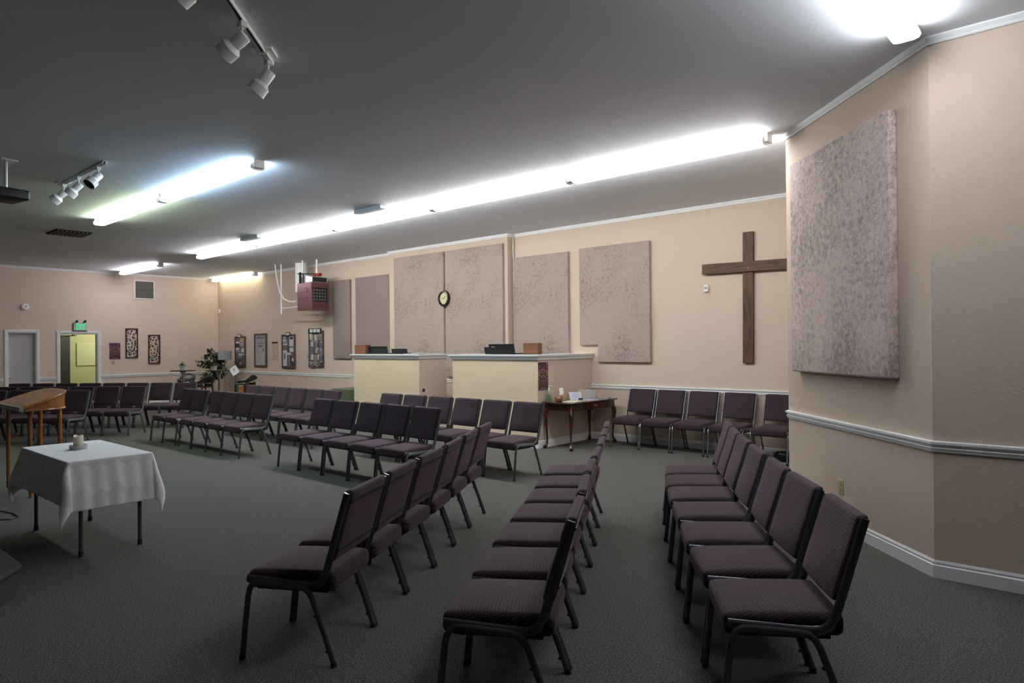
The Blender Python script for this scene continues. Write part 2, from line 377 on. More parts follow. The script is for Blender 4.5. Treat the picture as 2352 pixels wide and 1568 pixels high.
for i, (a, c) in enumerate(xs):
    strip_light(((a+c)/2, 6.82), c-a, 'x', 'lit fluorescent light in the long ceiling row, %s' % nm[i], WHT, 1.0)
strip_light((-10.93, 3.85), 2.5, 'x', 'lit fluorescent light with greenish glow, far half of the two-light row', (0.82, 1.0, 0.68), 0.52)
strip_light((-8.36, 3.85), 2.5, 'x', 'lit fluorescent light with bluish glow, near half of the two-light row', (0.58, 0.80, 1.0), 0.62)
strip_light((-18.65, 6.85), 2.5, 'x', 'lit fluorescent light standing alone above the far wall vent', (1.0, 0.93, 1.0), 0.60)
strip_light((-19.05, 9.52), 2.5, 'x', 'yellowish fluorescent light tight against the long wall in the far corner', (1.0, 0.95, 0.66), 0.20)
strip_light((-1.0, 3.93), 2.4, 'y', 'lit fluorescent light cut by the top edge of the picture beside angled wall', (0.94, 0.97, 1.0), 0.80)
pl = bpy.data.lights.new('back_room_lamp', 'POINT'); pl.energy = 21; pl.color = (1, 0.98, 0.86); pl.shadow_soft_size = 0.2
po = bpy.data.objects.new('back_room_lamp', pl); po.location = (-21.7, 7.4, 2.35); COL.objects.link(po)

# small ballast boxes on the ceiling beside the row
for x, y, l in ((-8.38, 6.32, 'small grey metal box on the ceiling beside the long light row, nearer one'), (-12.15, 6.42, 'small grey metal box on the ceiling beside the long light row, farther one')):
    tag(MB().box(x-0.32, x+0.32, y-0.06, y+0.06, ZC-0.055, ZC).build('ceiling_box', mat('box_grey', (0.35, 0.40, 0.45), 0.5), bevel=0.004), l, 'ceiling box', 'ceiling boxes')
# ceiling vent
t = thing('ceiling_vent', 'dark square ceiling vent grille left of the light rows', 'vent', (-14.0, 3.95, ZC))
MB().box(-0.32, 0.32, -0.28, 0.28, -0.012, 0).build('backing', M_bmatte, t)
b = MB()
for i in range(9): b.box(-0.30, 0.30, -0.26+i*0.063, -0.225+i*0.063, -0.03, -0.012)
b.build('grille', mat('vent_dark', (0.07, 0.065, 0.055), 0.5), t)

# ------------------------------------------------------------------ track lights
def track(p0, p1, label, n_spots, spots, gname):
    p0 = Vector((*p0, ZC)); p1 = Vector((*p1, ZC)); d = (p1-p0).normalized(); sd = Vector((-d.y, d.x, 0)); L = (p1-p0).length
    t = thing('light_track', label, 'light track', p0, math.atan2(d.y, d.x))
    M_t = M_fit
    MB().box(0, L, -0.018, -0.010, -0.035, 0).box(0, L, 0.010, 0.018, -0.035, 0).box(0, L, -0.018, 0.018, -0.008, 0).build('rail', M_t, t)
    MB().box(0, L, -0.010, 0.010, -0.02, -0.008).build('rail_slot', M_bmatte, t)
    MB().box(L*0.86, L*0.86+0.16, -0.07, 0.07, -0.02, 0).box(L*0.88, L*0.88+0.12, -0.03, 0.03, -0.045, -0.02).build('junction_plate', M_t, t, bevel=0.004)
    for (s, dirv, lab) in spots:
        c = p0 + d*s; c.z = ZC-0.035
        q = thing('track_spotlight', lab, 'spotlight', c, 0, gname)
        MB().box(-0.03, 0.03, -0.022, 0.022, -0.035, 0).build('track_adapter', M_t, q, bevel=0.004)
        MB().cyl((0, 0, -0.03), (0, 0, -0.085), 0.009, n=8).build('stem', M_t, q)
        D = Vector(dirv).normalized(); o = Vector((0, 0, -0.105)) - D*0.035
        MB().lathe([(0.02, 0), (0.038, 0.004), (0.041, 0.010), (0.041, 0.098), (0.062, 0.120), (0.066, 0.124), (0.066, 0.192), (0.060, 0.192), (0.058, 0.15), (0.0, 0.14)], o, 28, D).build('lamp_head', M_t, q, True)
        MB().lathe([(0.0, 0.187), (0.059, 0.187), (0.059, 0.183), (0, 0.183)], o, 20, D).build('lamp_glass', mat('lamp_glass', (0.02, 0.02, 0.03), 0.15), q)
    return t
dl = (-0.66*0.9-0.2, 0.1-0.55, -0.55)
track((-3.28, 1.31), (-4.57, 2.58), 'white ceiling light track nearest the camera at top left', 3,
      [(0.44, (-0.85, -0.75, -1.0), 'white track spotlight cut by the top edge of the picture'), (1.14, (-1.0, -0.55, -0.75), 'white track spotlight in the middle of the near track'),
       (1.72, (-0.65, -0.55, -1.1), 'white track spotlight at the far end of the near track')], 'spotlights on the near track')
track((-8.35, 2.70), (-9.95, 2.70), 'white ceiling light track farther back above the lectern', 3,
      [(0.20, (0.25, -0.85, -0.95), 'white track spotlight on the far track, right one showing its dark face'), (0.86, (-0.45, -0.75, -1.0), 'white track spotlight on the far track, middle one'),
       (1.42, (-0.6, -0.75, -0.85), 'white track spotlight on the far track, left one')], 'spotlights on the far track')
# projector
t = thing('projector', 'black projector hanging from the ceiling at the left edge', 'projector', (-9.12, 1.97, 3.32), math.radians(10))
MB().rbox(-0.20, 0.20, -0.15, 0.15, -0.06, 0.05, 0.02, 2).build('body', M_black, t, True)
MB().lathe([(0.035, 0), (0.045, 0.03), (0.04, 0.03), (0.03, 0.0)], (0.08, -0.14, 0), 16, (0, -1, 0)).build('lens', M_chrome, t, True)
MB().box(-0.06, 0.06, -0.06, 0.06, 0.05, 0.062).cyl((0, 0, 0.06), (0, 0, 0.37), 0.016, n=10).box(-0.1, 0.1, -0.08, 0.08, 0.368, 0.38).build('ceiling_mount', M_fit, t)

# ------------------------------------------------------------------ wall pieces: acoustic panels
def panel(x0, x1, z0, z1, y, m, label):
    o = MB().rbox(-(x1-x0)/2, (x1-x0)/2, -0.055, 0, -(z1-z0)/2, (z1-z0)/2, 0.014, 6).build('acoustic_panel', m, None, True)
    o.location = ((x0+x1)/2, y-0.002, (z0+z1)/2)
    return tag(o, label, 'acoustic panel', 'fabric acoustic panels on the walls')
panel(-14.33, -13.63, 1.32, 3.22, YL, M_vel2, 'narrow plain mauve-grey fabric panel next to the hanging heater')
panel(-13.40, -12.13, 1.32, 3.23, YL, M_vel2, 'wide plain mauve-grey fabric panel, second from the hanging heater')
panel(-11.78, -10.20, 0.98, 3.53, 9.56, M_vel1, 'tall mottled fabric panel left of the wall clock')
panel(-10.12, -8.58, 0.98, 3.53, 9.56, M_vel1, 'tall mottled fabric panel right of the wall clock')
panel(-8.45, -7.17, 1.35, 3.25, YL, M_vel1, 'mottled fabric panel immediately right of the thin wall pipe')
# notched one
b = MB(); poly = [(-0.70, 0.98), (0.68, 0.98), (0.68, -0.98), (-0.33, -0.98), (-0.33, -0.69), (-0.70, -0.69)]
b.prism(poly, 0, 0.055, lambda x, y, z: (x, -z, y))
o = b.build('acoustic_panel', M_vel1, None, False, bevel=0.012, seg=3); o.location = (-6.23, YL-0.002, 2.29)
tag(o, 'mottled fabric panel with a notched lower left corner', 'acoustic panel', 'fabric acoustic panels on the walls')
# big one on the angled wall
dA = Vector((B[0]-A[0], B[1]-A[1], 0)).normalized(); nA = Vector((-dA.y, dA.x, 0)) # nA points into the room?
if nA.dot(Vector((0, 0, 0))-Vector((A[0], A[1], 0))) < 0: nA = -nA
o = MB().rbox(-0.80, 0.80, -0.075, 0, -1.0, 1.0, 0.02, 8).build('acoustic_panel', M_vel3, None, True)
pc = Vector((-1.73, 6.245, 2.335)); o.location = pc; o.rotation_euler = (0, 0, math.atan2(-dA.y, -dA.x))
tag(o, 'large worn fabric panel on the angled wall at right', 'acoustic panel', 'fabric acoustic panels on the walls')
# outlet on the angled wall
def on_ang(dist, z): return Vector((A[0], A[1], 0)) + dA*dist + Vector((0, 0, z))
t = thing('wall_outlet', 'ivory electrical outlet low on the angled wall', 'outlet', on_ang(1.2, 0.37) + nA*0.0, math.atan2(-dA.y, -dA.x))
MB().box(-0.036, 0.036, -0.007, 0, -0.06, 0.06).build('cover_plate', M_ivory, t, bevel=0.003)
for s in (-1, 1): MB().lathe([(0.017, 0), (0.017, 0.003), (0, 0.003)], (0, -0.007, s*0.024), 14, (0, -1, 0)).build('socket', mat('ivory_dark', (0.36, 0.31, 0.17), 0.5), t)

# cross
t = thing('wooden_cross', 'large dark wooden cross hanging on the long wall', 'cross', (-3.95, YL-0.002, 2.28))
MB(Matrix.Rotation(math.radians(0.6), 4, 'Y')).box(-0.078, 0.078, -0.045, 0, -0.96, 0.94).build('upright', M_cross, t, bevel=0.005)
MB(Matrix.Rotation(math.radians(0.9), 4, 'Y')).box(-0.70, 0.70, -0.075, -0.03, 0.36, 0.51).build('crossbar', M_crossh, t, bevel=0.005)
MB().lathe([(0.006, 0), (0.006, 0.004), (0, 0.005)], (0.02, -0.075, 0.415), 10, (0, -1, 0)).build('screw', M_chrome, t)
# motion sensors
for M0, lab in ((on_long(-4.60, 2.44, YL), 'small white motion sensor on the long wall below the cross arm'), (on_long(XF+0.13, 2.72, YL), 'small white motion sensor in the far corner')):
    t = bpy.data.objects.new('motion_sensor', None); COL.objects.link(t); t.matrix_world = M0; tag(t, lab, 'motion sensor')
    MB().rbox(-0.035, 0.035, -0.055, 0.055, 0, 0.045, 0.012, 2).build('body', M_fit, t, True)
    MB().lathe([(0.024, 0.04), (0.022, 0.052), (0.012, 0.058), (0, 0.06)], (0, 0.012, 0), 14, (0, 0, 1)).build('sensor_dome', mat('dome', (0.5, 0.52, 0.5), 0.25), t, True)
# clock
t = thing('wall_clock', 'round dark brown wall clock with cream dial between two panels', 'clock', (-10.16, 9.50, 2.57))
AX = (0, -1, 0)
MB().lathe([(0.165, 0), (0.168, 0.02), (0.155, 0.045), (0.13, 0.05), (0.118, 0.035), (0.115, 0.02), (0.0, 0.02)], (0, 0, 0), 36, AX).build('rim', mat('clock_brown', (0.022, 0.011, 0.008), 0.3), t, True)
MB().lathe([(0, 0.0235), (0.116, 0.0235), (0.117, 0.0215)], (0, 0, 0), 30, AX).build('dial', mat('dial_cream', (0.62, 0.58, 0.34), 0.5), t)
b = MB()
for i in range(12):
    a = i*PI/6; b.obox((math.sin(a)*0.095, -0.024, math.cos(a)*0.095), ((math.sin(a), 0, math.cos(a)), (0, 1, 0), (math.cos(a), 0, -math.sin(a))), (0.012, 0.0012, 0.004))
b.build('hour_marks', M_bmatte, t)
for nme, a, L, wd in (('hour_hand', math.radians(45), 0.055, 0.005), ('minute_hand', math.radians(268), 0.085, 0.0035)):
    MB().obox((math.sin(a)*L*0.42, -0.027, math.cos(a)*L*0.42), ((math.sin(a), 0, math.cos(a)), (0, 1, 0), (math.cos(a), 0, -math.sin(a))), (L*0.6, 0.001, wd)).build(nme, M_bmatte, t)
# thin pipe
t = thing('wall_pipe', 'thin grey vertical pipe on the wall right of the chase', 'pipe', (-8.46, YL-0.03, 0))
MB().cyl((0, 0, 0.0), (0, 0, 3.7), 0.013, n=8).build('pipe', mat('pipe_grey', (0.45, 0.45, 0.40), 0.4, metal=0.5), t, True)
for z in (1.62, 3.0): MB().box(-0.02, 0.02, -0.016, 0.03, z, z+0.02).build('pipe_clamp', M_chrome, t)

# ------------------------------------------------------------------ far wall things
t = thing('smoke_detector', 'round white detector high on the far wall above the grey door', 'smoke detector', (XF, 4.79, 2.69))
MB().lathe([(0.085, 0), (0.085, 0.02), (0.07, 0.045), (0.03, 0.052), (0, 0.052)], (0, 0, 0), 24, (1, 0, 0)).build('cover', M_fit, t, True)
MB().lathe([(0.02, 0.05), (0.018, 0.056), (0, 0.056)], (0, 0.02, 0.01), 12, (1, 0, 0)).build('test_button', mat('grey_plastic', (0.3, 0.3, 0.3), 0.5), t)
# exit sign
t = thing('exit_sign', 'lit green EXIT sign with two lamp heads over the open doorway', 'exit sign', (XF, 6.0, 2.205))
MB().box(0, 0.05, -0.155, 0.155, -0.10, 0.10).build('sign_box', mat('sign_white', (0.55, 0.56, 0.55), 0.5), t, bevel=0.004)
MB().box(0.0, 0.045, -0.155, -0.15, -0.1, 0.1).box(0, 0.06, -0.16, 0.16, -0.112, -0.10).build('sign_edge', M_bmatte, t)
M_exit = mat('exit_green', (0.02, 0.25, 0.10), 0.5, emit=(0.06, 1.0, 0.30), es=0.17)
text_mb('EXIT', 0.225, 0.155, on_far(0.012, 0.0, 0.0525), bold=0.035).build('exit_lettering', M_exit, t)
MB().lathe([(0.008, 0), (0, 0.006)], (0.055, -0.10, -0.106), 8, (1, 0, 0)).build('indicator_light', mat('red_led', (0.8, 0.02, 0.05), 0.5, emit=(1, 0.05, 0.1), es=0.4), t)
for y in (-0.09, 0.10):
    MB().tube([(0.03, y-0.03, 0.09), (0.06, y-0.01, 0.13), (0.06, y+0.01, 0.145)], 0.014, n=8).lathe([(0.02, 0), (0.032, 0.03), (0.03, 0.045), (0, 0.045)], (0.05, y-0.01, 0.135), 14, (0.5, 0.6, 0.2)).build('lamp_head', M_bmatte, t, True)
# poster
def poster(M0, W, H, lab, name='poster'):
    t = bpy.data.objects.new(name, None); COL.objects.link(t); t.matrix_world = M0; tag(t, lab, 'poster', 'dark printed event posters')
    MB().box(-W/2, W/2, -H/2, H/2, 0, 0.004).build('sheet', mat('poster_edge', (0.55, 0.48, 0.47), 0.6), t)
    m = MATS.get('poster_print')
    if not m:
        m = bpy.data.materials.new('poster_print'); m.use_nodes = True; N = m.node_tree.nodes; L = m.node_tree.links; bs = N['Principled BSDF']
        bs.inputs['Roughness'].default_value = 0.45
        tc = N.new('ShaderNodeTexCoord'); sp = N.new('ShaderNodeSeparateXYZ'); L.new(tc.outputs['Generated'], sp.inputs[0])
        n = N.new('ShaderNodeTexNoise'); n.inputs['Scale'].default_value = 7; n.inputs['Detail'].default_value = 4; L.new(tc.outputs['Generated'], n.inputs['Vector'])
        v = math_node(N, L, 'ADD', sp.outputs[1], math_node(N, L, 'MULTIPLY', math_node(N, L, 'SUBTRACT', n.outputs['Fac'], 0.5), 0.5))
        r = N.new('ShaderNodeValToRGB'); e = r.color_ramp.elements
        e[0].position = 0.05; e[0].color = (0.03, 0.028, 0.03, 1); e[1].position = 0.95; e[1].color = (0.05, 0.02, 0.05, 1)
        for p, c in ((0.2, (0.07, 0.03, 0.02, 1)), (0.38, (0.16, 0.07, 0.04, 1)), (0.52, (0.22, 0.14, 0.10, 1)), (0.62, (0.38, 0.15, 0.06, 1)), (0.72, (0.22, 0.05, 0.06, 1)), (0.82, (0.10, 0.03, 0.07, 1))):
            q = e.new(p); q.color = c
        L.new(v, r.inputs['Fac']); L.new(r.outputs['Color'], bs.inputs['Base Color']); MATS['poster_print'] = m
    MB().box(-W/2*0.95, W/2*0.95, -H/2*0.955, H/2*0.955, 0.004, 0.0048).build('printed_picture', m, t)
    b = MB(); c2 = MB()
    rr = random.Random(3)
    for (u, v, s) in ((-0.32, 0.30, 1), (0.28, 0.28, 1), (-0.15, 0.10, 1.2), (0.16, 0.11, 1.2), (-0.15, -0.07, 1.2), (0.16, -0.06, 1.2), (-0.36, -0.02, .8), (0.34, 0.0, .8), (-0.38, -0.14, .9), (-0.22, -0.2, .8), (0.2, -0.19, .8), (0, -0.2, .6), (0.36, -0.24, .7)):
        c2.lathe([(0.0, 0.0052), (0.032*s*W/0.27, 0.0052), (0.030*s*W/0.27, 0.005)], (u*W, v*H, 0), 10)
        b.lathe([(0, 0.0058), (0.011*s*W/0.27, 0.0058), (0.01*s*W/0.27, 0.0054)], (u*W, v*H+0.012*s, 0), 8)
        b.box(u*W-0.02, u*W+0.02, v*H-0.034*s-0.002, v*H-0.034*s+0.001, 0.005, 0.0056)
    b.box(-0.30*W, 0.30*W, -0.43*H, -0.41*H, 0.005, 0.0056); b.box(-0.14*W, 0.14*W, 0.225*H, 0.235*H, 0.005, 0.0056); b.box(0.30*W, 0.42*W, 0.40*H, 0.45*H, 0.005, 0.0056)
    c2.build('printed_portraits', mat('poster_dark', (0.05, 0.02, 0.025), 0.5), t)
    b.build('printed_text', mat('poster_light', (0.42, 0.33, 0.33), 0.5), t)
    return t
poster(on_far(6.84, 1.55, XF+0.001), 0.29, 0.46, 'dark purple and orange poster on the far wall beside the open doorway')
def sw_plate(M0, lab):
    t = bpy.data.objects.new('light_switch', None); COL.objects.link(t); t.matrix_world = M0; tag(t, lab, 'light switch')
    MB().box(-0.036, 0.036, -0.058, 0.058, 0, 0.006).build('cover_plate', M_ivory, t, bevel=0.002)
    MB().box(-0.007, 0.007, -0.014, 0.014, 0.006, 0.014).build('toggle', M_ivory, t)
sw_plate(on_far(6.80, 1.245, XF), 'ivory light switch on the far wall just below the poster')
# vent on far wall
t = bpy.data.objects.new('wall_vent', None); COL.objects.link(t); t.matrix_world = on_far(7.61, 3.26, XF); tag(t, 'grey louvred air vent high on the far wall', 'vent')
MB().box(-0.27, 0.27, 0.235, 0.265, 0, 0.02).box(-0.27, 0.27, -0.265, -0.235, 0, 0.02).box(-0.27, -0.24, -0.235, 0.235, 0, 0.02).box(0.24, 0.27, -0.235, 0.235, 0, 0.02).build('frame', M_white, t, bevel=0.003)
b = MB()
for i in range(22): b.add([(-0.24, -0.235+i*0.0214, 0.002), (0.24, -0.235+i*0.0214, 0.002), (0.24, -0.222+i*0.0214, 0.014), (-0.24, -0.222+i*0.0214, 0.014)], [(0, 1, 2, 3)])
b.build('louvres', mat('vent_grey', (0.30, 0.29, 0.26), 0.5), t)
MB().box(-0.24, 0.24, -0.235, 0.235, 0, 0.002).box(-0.24, 0.24, -0.008, 0.008, 0.002, 0.018).build('backing', mat('vent_back', (0.10, 0.095, 0.085), 0.7), t)
# metal leaf art
def leaf_art(y, z, lab, seed):
    W, H = 0.32, 0.82
    t = bpy.data.objects.new('metal_wall_art', None); COL.objects.link(t); t.matrix_world = on_far(y, z, XF+0.01); tag(t, lab, 'wall art', 'framed metal leaf wall art')
    mf = mat('art_frame', (0.035, 0.018, 0.013), 0.45, metal=0.4); ml = mat('art_leaf', (0.045, 0.035, 0.028), 0.35, metal=0.5)
    e = 0.013
    MB().box(-W/2, W/2, H/2-2*e, H/2, 0, 0.02).box(-W/2, W/2, -H/2, -H/2+2*e, 0, 0.02).box(-W/2, -W/2+2*e, -H/2+2*e, H/2-2*e, 0, 0.02).box(W/2-2*e, W/2, -H/2+2*e, H/2-2*e, 0, 0.02).build('frame', mf, t, bevel=0.002)
    b = MB(); stems = MB()
    for pts in ([(-0.13, 0.34), (-0.08, 0.2), (0.0, 0.06), (0.02, -0.1), (-0.05, -0.3), (-0.06, -0.39)], [(0.13, 0.30), (0.05, 0.2), (0.0, 0.06)], [(0.14, 0.12), (0.08, 0.02), (0.05, -0.15), (0.05, -0.39)], [(-0.13, -0.1), (-0.12, -0.25), (-0.13, -0.39)]):
        stems.tube([(x, y2, 0.012) for x, y2 in pts], 0.0035, n=5)
    stems.build('stems', mf, t, True)
    rr = random.Random(seed)
    L = [(-0.12, 0.36, 60), (0.0, 0.33, 40), (0.12, 0.35, 80), (-0.09, 0.29, 70), (-0.03, 0.26, 45), (0.05, 0.25, 100), (0.11, 0.29, 20), (-0.13, 0.20, 110), (0.03, 0.17, 110), (0.07, 0.14, 50), (0.14, 0.11, 80),
         (-0.11, 0.12, 20), (-0.05, 0.09, 140), (-0.12, 0.06, 100), (0.09, 0.06, 60), (0.01, 0.0, 80), (-0.09, -0.02, 5), (0.10, 0.0, 75), (0.09, -0.06, 15), (-0.08, -0.11, 130), (-0.01, -0.10, 70), (0.13, -0.11, 100), (0.07, -0.14, 75),
         (-0.05, -0.18, 30), (0.05, -0.19, 165), (-0.12, -0.21, 110), (0.01, -0.22, 40), (0.12, -0.21, 20), (-0.07, -0.25, 150), (0.11, -0.27, 40), (-0.07, -0.31, 140), (-0.02, -0.31, 40), (0.05, -0.29, 115), (0.13, -0.33, 60), (0.10, -0.36, 10)]
    for (x, y2, a) in L:
        a = math.radians(a+rr.uniform(-12, 12)); s = 0.031
        ca, sa = math.cos(a), math.sin(a); ring = []
        for k in range(10):
            th = 2*PI*k/10; u = math.cos(th)*s; v = math.sin(th)*s*0.58*(1-0.25*math.cos(th)); ring.append((x+u*ca-v*sa, y2+u*sa+v*ca, 0.010))
        ring.append((x, y2, 0.022)); b.add(ring, [(k, (k+1) % 10, 10) for k in range(10)] + [tuple(range(9, -1, -1))])
    b.build('leaves', ml, t)
leaf_art(7.265, 1.765, 'brown metal leaf wall art, the higher of the two', 1)
leaf_art(7.855, 1.59, 'brown metal leaf wall art, the lower of the two', 2)

# ------------------------------------------------------------------ notice boards on the long wall
M_cork = mat('cork', (0.10, 0.085, 0.075), 0.8); M_tag = mat('tag_black', (0.02, 0.03, 0.028), 0.5)
PC = [mat('print_%d' % i, c, 0.6) for i, c in enumerate([(0.55, 0.56, 0.58), (0.30, 0.30, 0.32), (0.04, 0.04, 0.05), (0.22, 0.10, 0.06), (0.05, 0.11, 0.22), (0.25, 0.20, 0.17), (0.12, 0.10, 0.10), (0.45, 0.36, 0.25), (0.10, 0.12, 0.16), (0.30, 0.08, 0.07)])]
def board(x0, x1, z0, z1, lab, sheets, tagged=True, back=None, name='notice_board'):
    W, H = x1-x0, z1-z0
    t = bpy.data.objects.new(name, None); COL.objects.link(t); t.matrix_world = on_long((x0+x1)/2, (z0+z1)/2, YL); tag(t, lab, 'notice board', 'framed notice boards on the long wall')
    f = 0.045
    MB().box(-W/2, W/2, H/2-f, H/2, 0, 0.04).box(-W/2, W/2, -H/2, -H/2+f, 0, 0.04).box(-W/2, -W/2+f, -H/2+f, H/2-f, 0, 0.04).box(W/2-f, W/2, -H/2+f, H/2-f, 0, 0.04).build('frame', M_bframe, t, bevel=0.004)
    MB().box(-W/2+f, W/2-f, -H/2+f, H/2-f, 0, 0.02).build('backing', back or M_cork, t)
    for i, (u0, u1, v0, v1, m) in enumerate(sheets):   # fractions of the inner area, v from the bottom
        iw, ih = W-2*f, H-2*f
        MB().box(-iw/2+u0*iw, -iw/2+u1*iw, -ih/2+v0*ih, -ih/2+v1*ih, 0.02, 0.024+0.001*(i % 3)).build('pinned_sheet', m, t)
    if tagged:
        MB().box(-0.11, 0.11, H/2-0.04, H/2+0.06, 0.04, 0.05).build('title_plate', M_tag, t)
        MB().box(-0.085, 0.085, H/2-0.02, H/2+0.04, 0.05, 0.052).build('title_label', M_paper, t)
        MB().box(-0.05, 0.05, H/2+0.006, H/2+0.014, 0.052, 0.053).build('title_text', PC[6], t)
    return t
P0, P1, P2, P3, P4, P5, P6, P7, P8, P9 = PC
rr = random.Random(5)
sh = [(0.02, 0.45, 0.86, 0.99, P5), (0.12, 0.4, 0.88, 0.96, P9), (0.5, 0.95, 0.84, 1.0, P7), (0.55, 0.75, 0.85, 0.95, P6), (0.02, 0.42, 0.80, 0.86, P0), (0.02, 0.42, 0.66, 0.80, P2), (0.12, 0.34, 0.68, 0.79, P0), (0.45, 0.92, 0.70, 0.82, P1), (0.5, 0.9, 0.79, 0.81, P0), (0.6, 0.9, 0.63, 0.72, P5),
      (0.02, 0.42, 0.56, 0.65, P0), (0.02, 0.5, 0.48, 0.54, P1), (0.62, 0.98, 0.48, 0.62, P0), (0.3, 0.75, 0.36, 0.44, P0), (0.02, 0.2, 0.38, 0.44, P8), (0.82, 0.97, 0.38, 0.44, P0), (0.03, 0.3, 0.26, 0.36, P8), (0.32, 0.62, 0.27, 0.36, P5), (0.64, 0.98, 0.26, 0.37, P6), (0.34, 0.72, 0.16, 0.26, P4), (0.03, 0.32, 0.14, 0.25, P6), (0.74, 0.98, 0.14, 0.25, P9), (0.1, 0.4, 0.02, 0.13, P2), (0.42, 0.6, 0.04, 0.14, P0), (0.62, 0.95, 0.02, 0.13, P3)]
board(-19.36, -18.75, 1.04, 1.94, 'notice board of mixed photos behind the floor lamp', sh)
t = board(-18.22, -17.56, 1.07, 2.0, 'silver notice board with COMMUNITY lettering and three sign-up columns', [], False, mat('board_silver', (0.36, 0.37, 0.37), 0.5))
inks = mat('ink_navy', (0.02, 0.035, 0.06), 0.5)
W2 = 0.66
for s, w_, h_, z in (('COMMUNITY', 0.50, 0.075, 0.345), ('is', 0.05, 0.035, 0.265), ('what makes', 0.40, 0.045, 0.205), ('FAMILY', 0.32, 0.065, 0.115)):
    text_mb(s, w_, h_, Matrix.Translation((0, z, 0.022))).build('lettering', inks, t)
MB().box(-0.17, 0.17, -0.04, 0.03, 0.02, 0.028).build('banner', mat('navy', (0.02, 0.04, 0.12), 0.5), t)
MB().box(-0.14, 0.14, -0.012, 0.02, 0.028, 0.03).box(-0.16, 0.16, -0.036, -0.02, 0.028, 0.03).build('banner_text', P0, t)
MG = mat('pale_green_paper', (0.42, 0.46, 0.38), 0.6)
for i in range(3):
    MB().box(-0.20+i*0.14, -0.08+i*0.14, -0.155, -0.065, 0.02, 0.024).build('column_header', MG, t)
    MB().box(-0.20+i*0.14, -0.08+i*0.14, -0.415, -0.165, 0.02, 0.024).build('column_sheet', MG, t)
sh = [(0.0, 0.28, 0.86, 1.0, P1), (0.3, 0.55, 0.8, 0.96, P6), (0.0, 0.35, 0.82, 0.88, P0), (0.0, 0.45, 0.76, 0.81, P1), (0.58, 0.98, 0.66, 1.0, P0), (0.64, 0.9, 0.89, 0.97, P2), (0.0, 0.4, 0.70, 0.75, P0), (0.0, 0.25, 0.6, 0.7, P3), (0.22, 0.4, 0.56, 0.68, P8), (0.02, 0.2, 0.56, 0.6, P5),
      (0.5, 0.98, 0.46, 0.64, P2), (0.6, 0.96, 0.48, 0.62, P0), (0.0, 0.36, 0.02, 0.54, P0), (0.1, 0.22, 0.24, 0.44, P6), (0.38, 0.74, 0.38, 0.46, P0), (0.38, 0.52, 0.04, 0.36, P6), (0.54, 0.6, 0.02, 0.36, P1), (0.62, 0.74, 0.04, 0.36, P2), (0.78, 0.98, 0.28, 0.44, P3), (0.8, 0.98, 0.18, 0.28, P0), (0.8, 0.97, 0.04, 0.18, P2)]
board(-16.75, -16.10, 1.05, 1.95, 'notice board of white notices between the wall niche and photo board', sh)
# photo board with rows of overlapping snapshots
t = board(-15.44, -14.79, 1.10, 2.02, 'tall board crowded with rows of overlapping snapshots below the heater', [], False, M_cork)
MB().box(-0.32, 0.26, 0.40, 0.52, 0.04, 0.05).build('title_plate', mat('dark_green', (0.015, 0.04, 0.035), 0.5), t)
for i in range(3): MB().box(-0.24+i*0.16, -0.11+i*0.16, 0.42, 0.50, 0.05, 0.052).build('title_label', M_paper, t)
cols = [P3, P2, P5, P7, P8, P6, P4, P6, P0, P2, P6, P5, P8]
for r_ in range(5):
    for c_ in range(9):
        a = rr.uniform(-0.25, 0.25); Mx = Matrix.Translation((-0.29+c_*0.068, 0.30-r_*0.17+rr.uniform(-0.02, 0.02), 0.03+0.004*(c_ % 3))) @ Matrix.Rotation(a, 4, 'Z')
        MB(Mx).box(-0.042, 0.042, -0.085, 0.075, 0, 0.003).build('snapshot', rr.choice(cols), t)
        if c_ % 2 == 0: MB(Mx).box(-0.03, 0.03, 0.035, 0.065, 0.003, 0.005).build('snapshot_top', rr.choice([P7, P0, P5]), t)
# thermostat half hidden by that board
t = thing('thermostat', 'round pale thermostat at the left edge of the snapshot board', 'thermostat', (-15.50, YL, 1.44))
MB().lathe([(0.07, 0), (0.07, 0.02), (0.055, 0.03), (0, 0.03)], (0, 0, -0.03), 20, (0, -1, 0)).build('dial', mat('pale_green_plastic', (0.48, 0.50, 0.42), 0.4), t, True)
MB().box(-0.035, 0.035, -0.015, 0, 0.05, 0.12).build('sensor', MATS['pale_green_plastic'], t)
# small recessed niche with panel
t = thing('wall_access_panel', 'small cream recessed access panel between two notice boards', 'access panel', (-17.14, YL, 1.52))
Mc = mat('panel_cream', (0.52, 0.42, 0.31), 0.7)
MB().box(-0.15, -0.12, -0.012, 0, -0.23, 0.22).box(0.12, 0.15, -0.012, 0, -0.23, 0.22).box(-0.15, 0.15, -0.012, 0, -0.25, -0.22).build('frame', Mc, t)
MB().box(-0.15, 0.15, -0.02, 0, 0.21, 0.235).build('top_slot', M_dark, t)
MB().box(-0.08, 0.12, -0.006, 0, -0.2, 0.18).build('cover', Mc, t)
MB().box(-0.05, 0.09, -0.009, -0.006, -0.17, -0.14).build('cover_label', mat('tan_label', (0.33, 0.26, 0.19), 0.7), t)

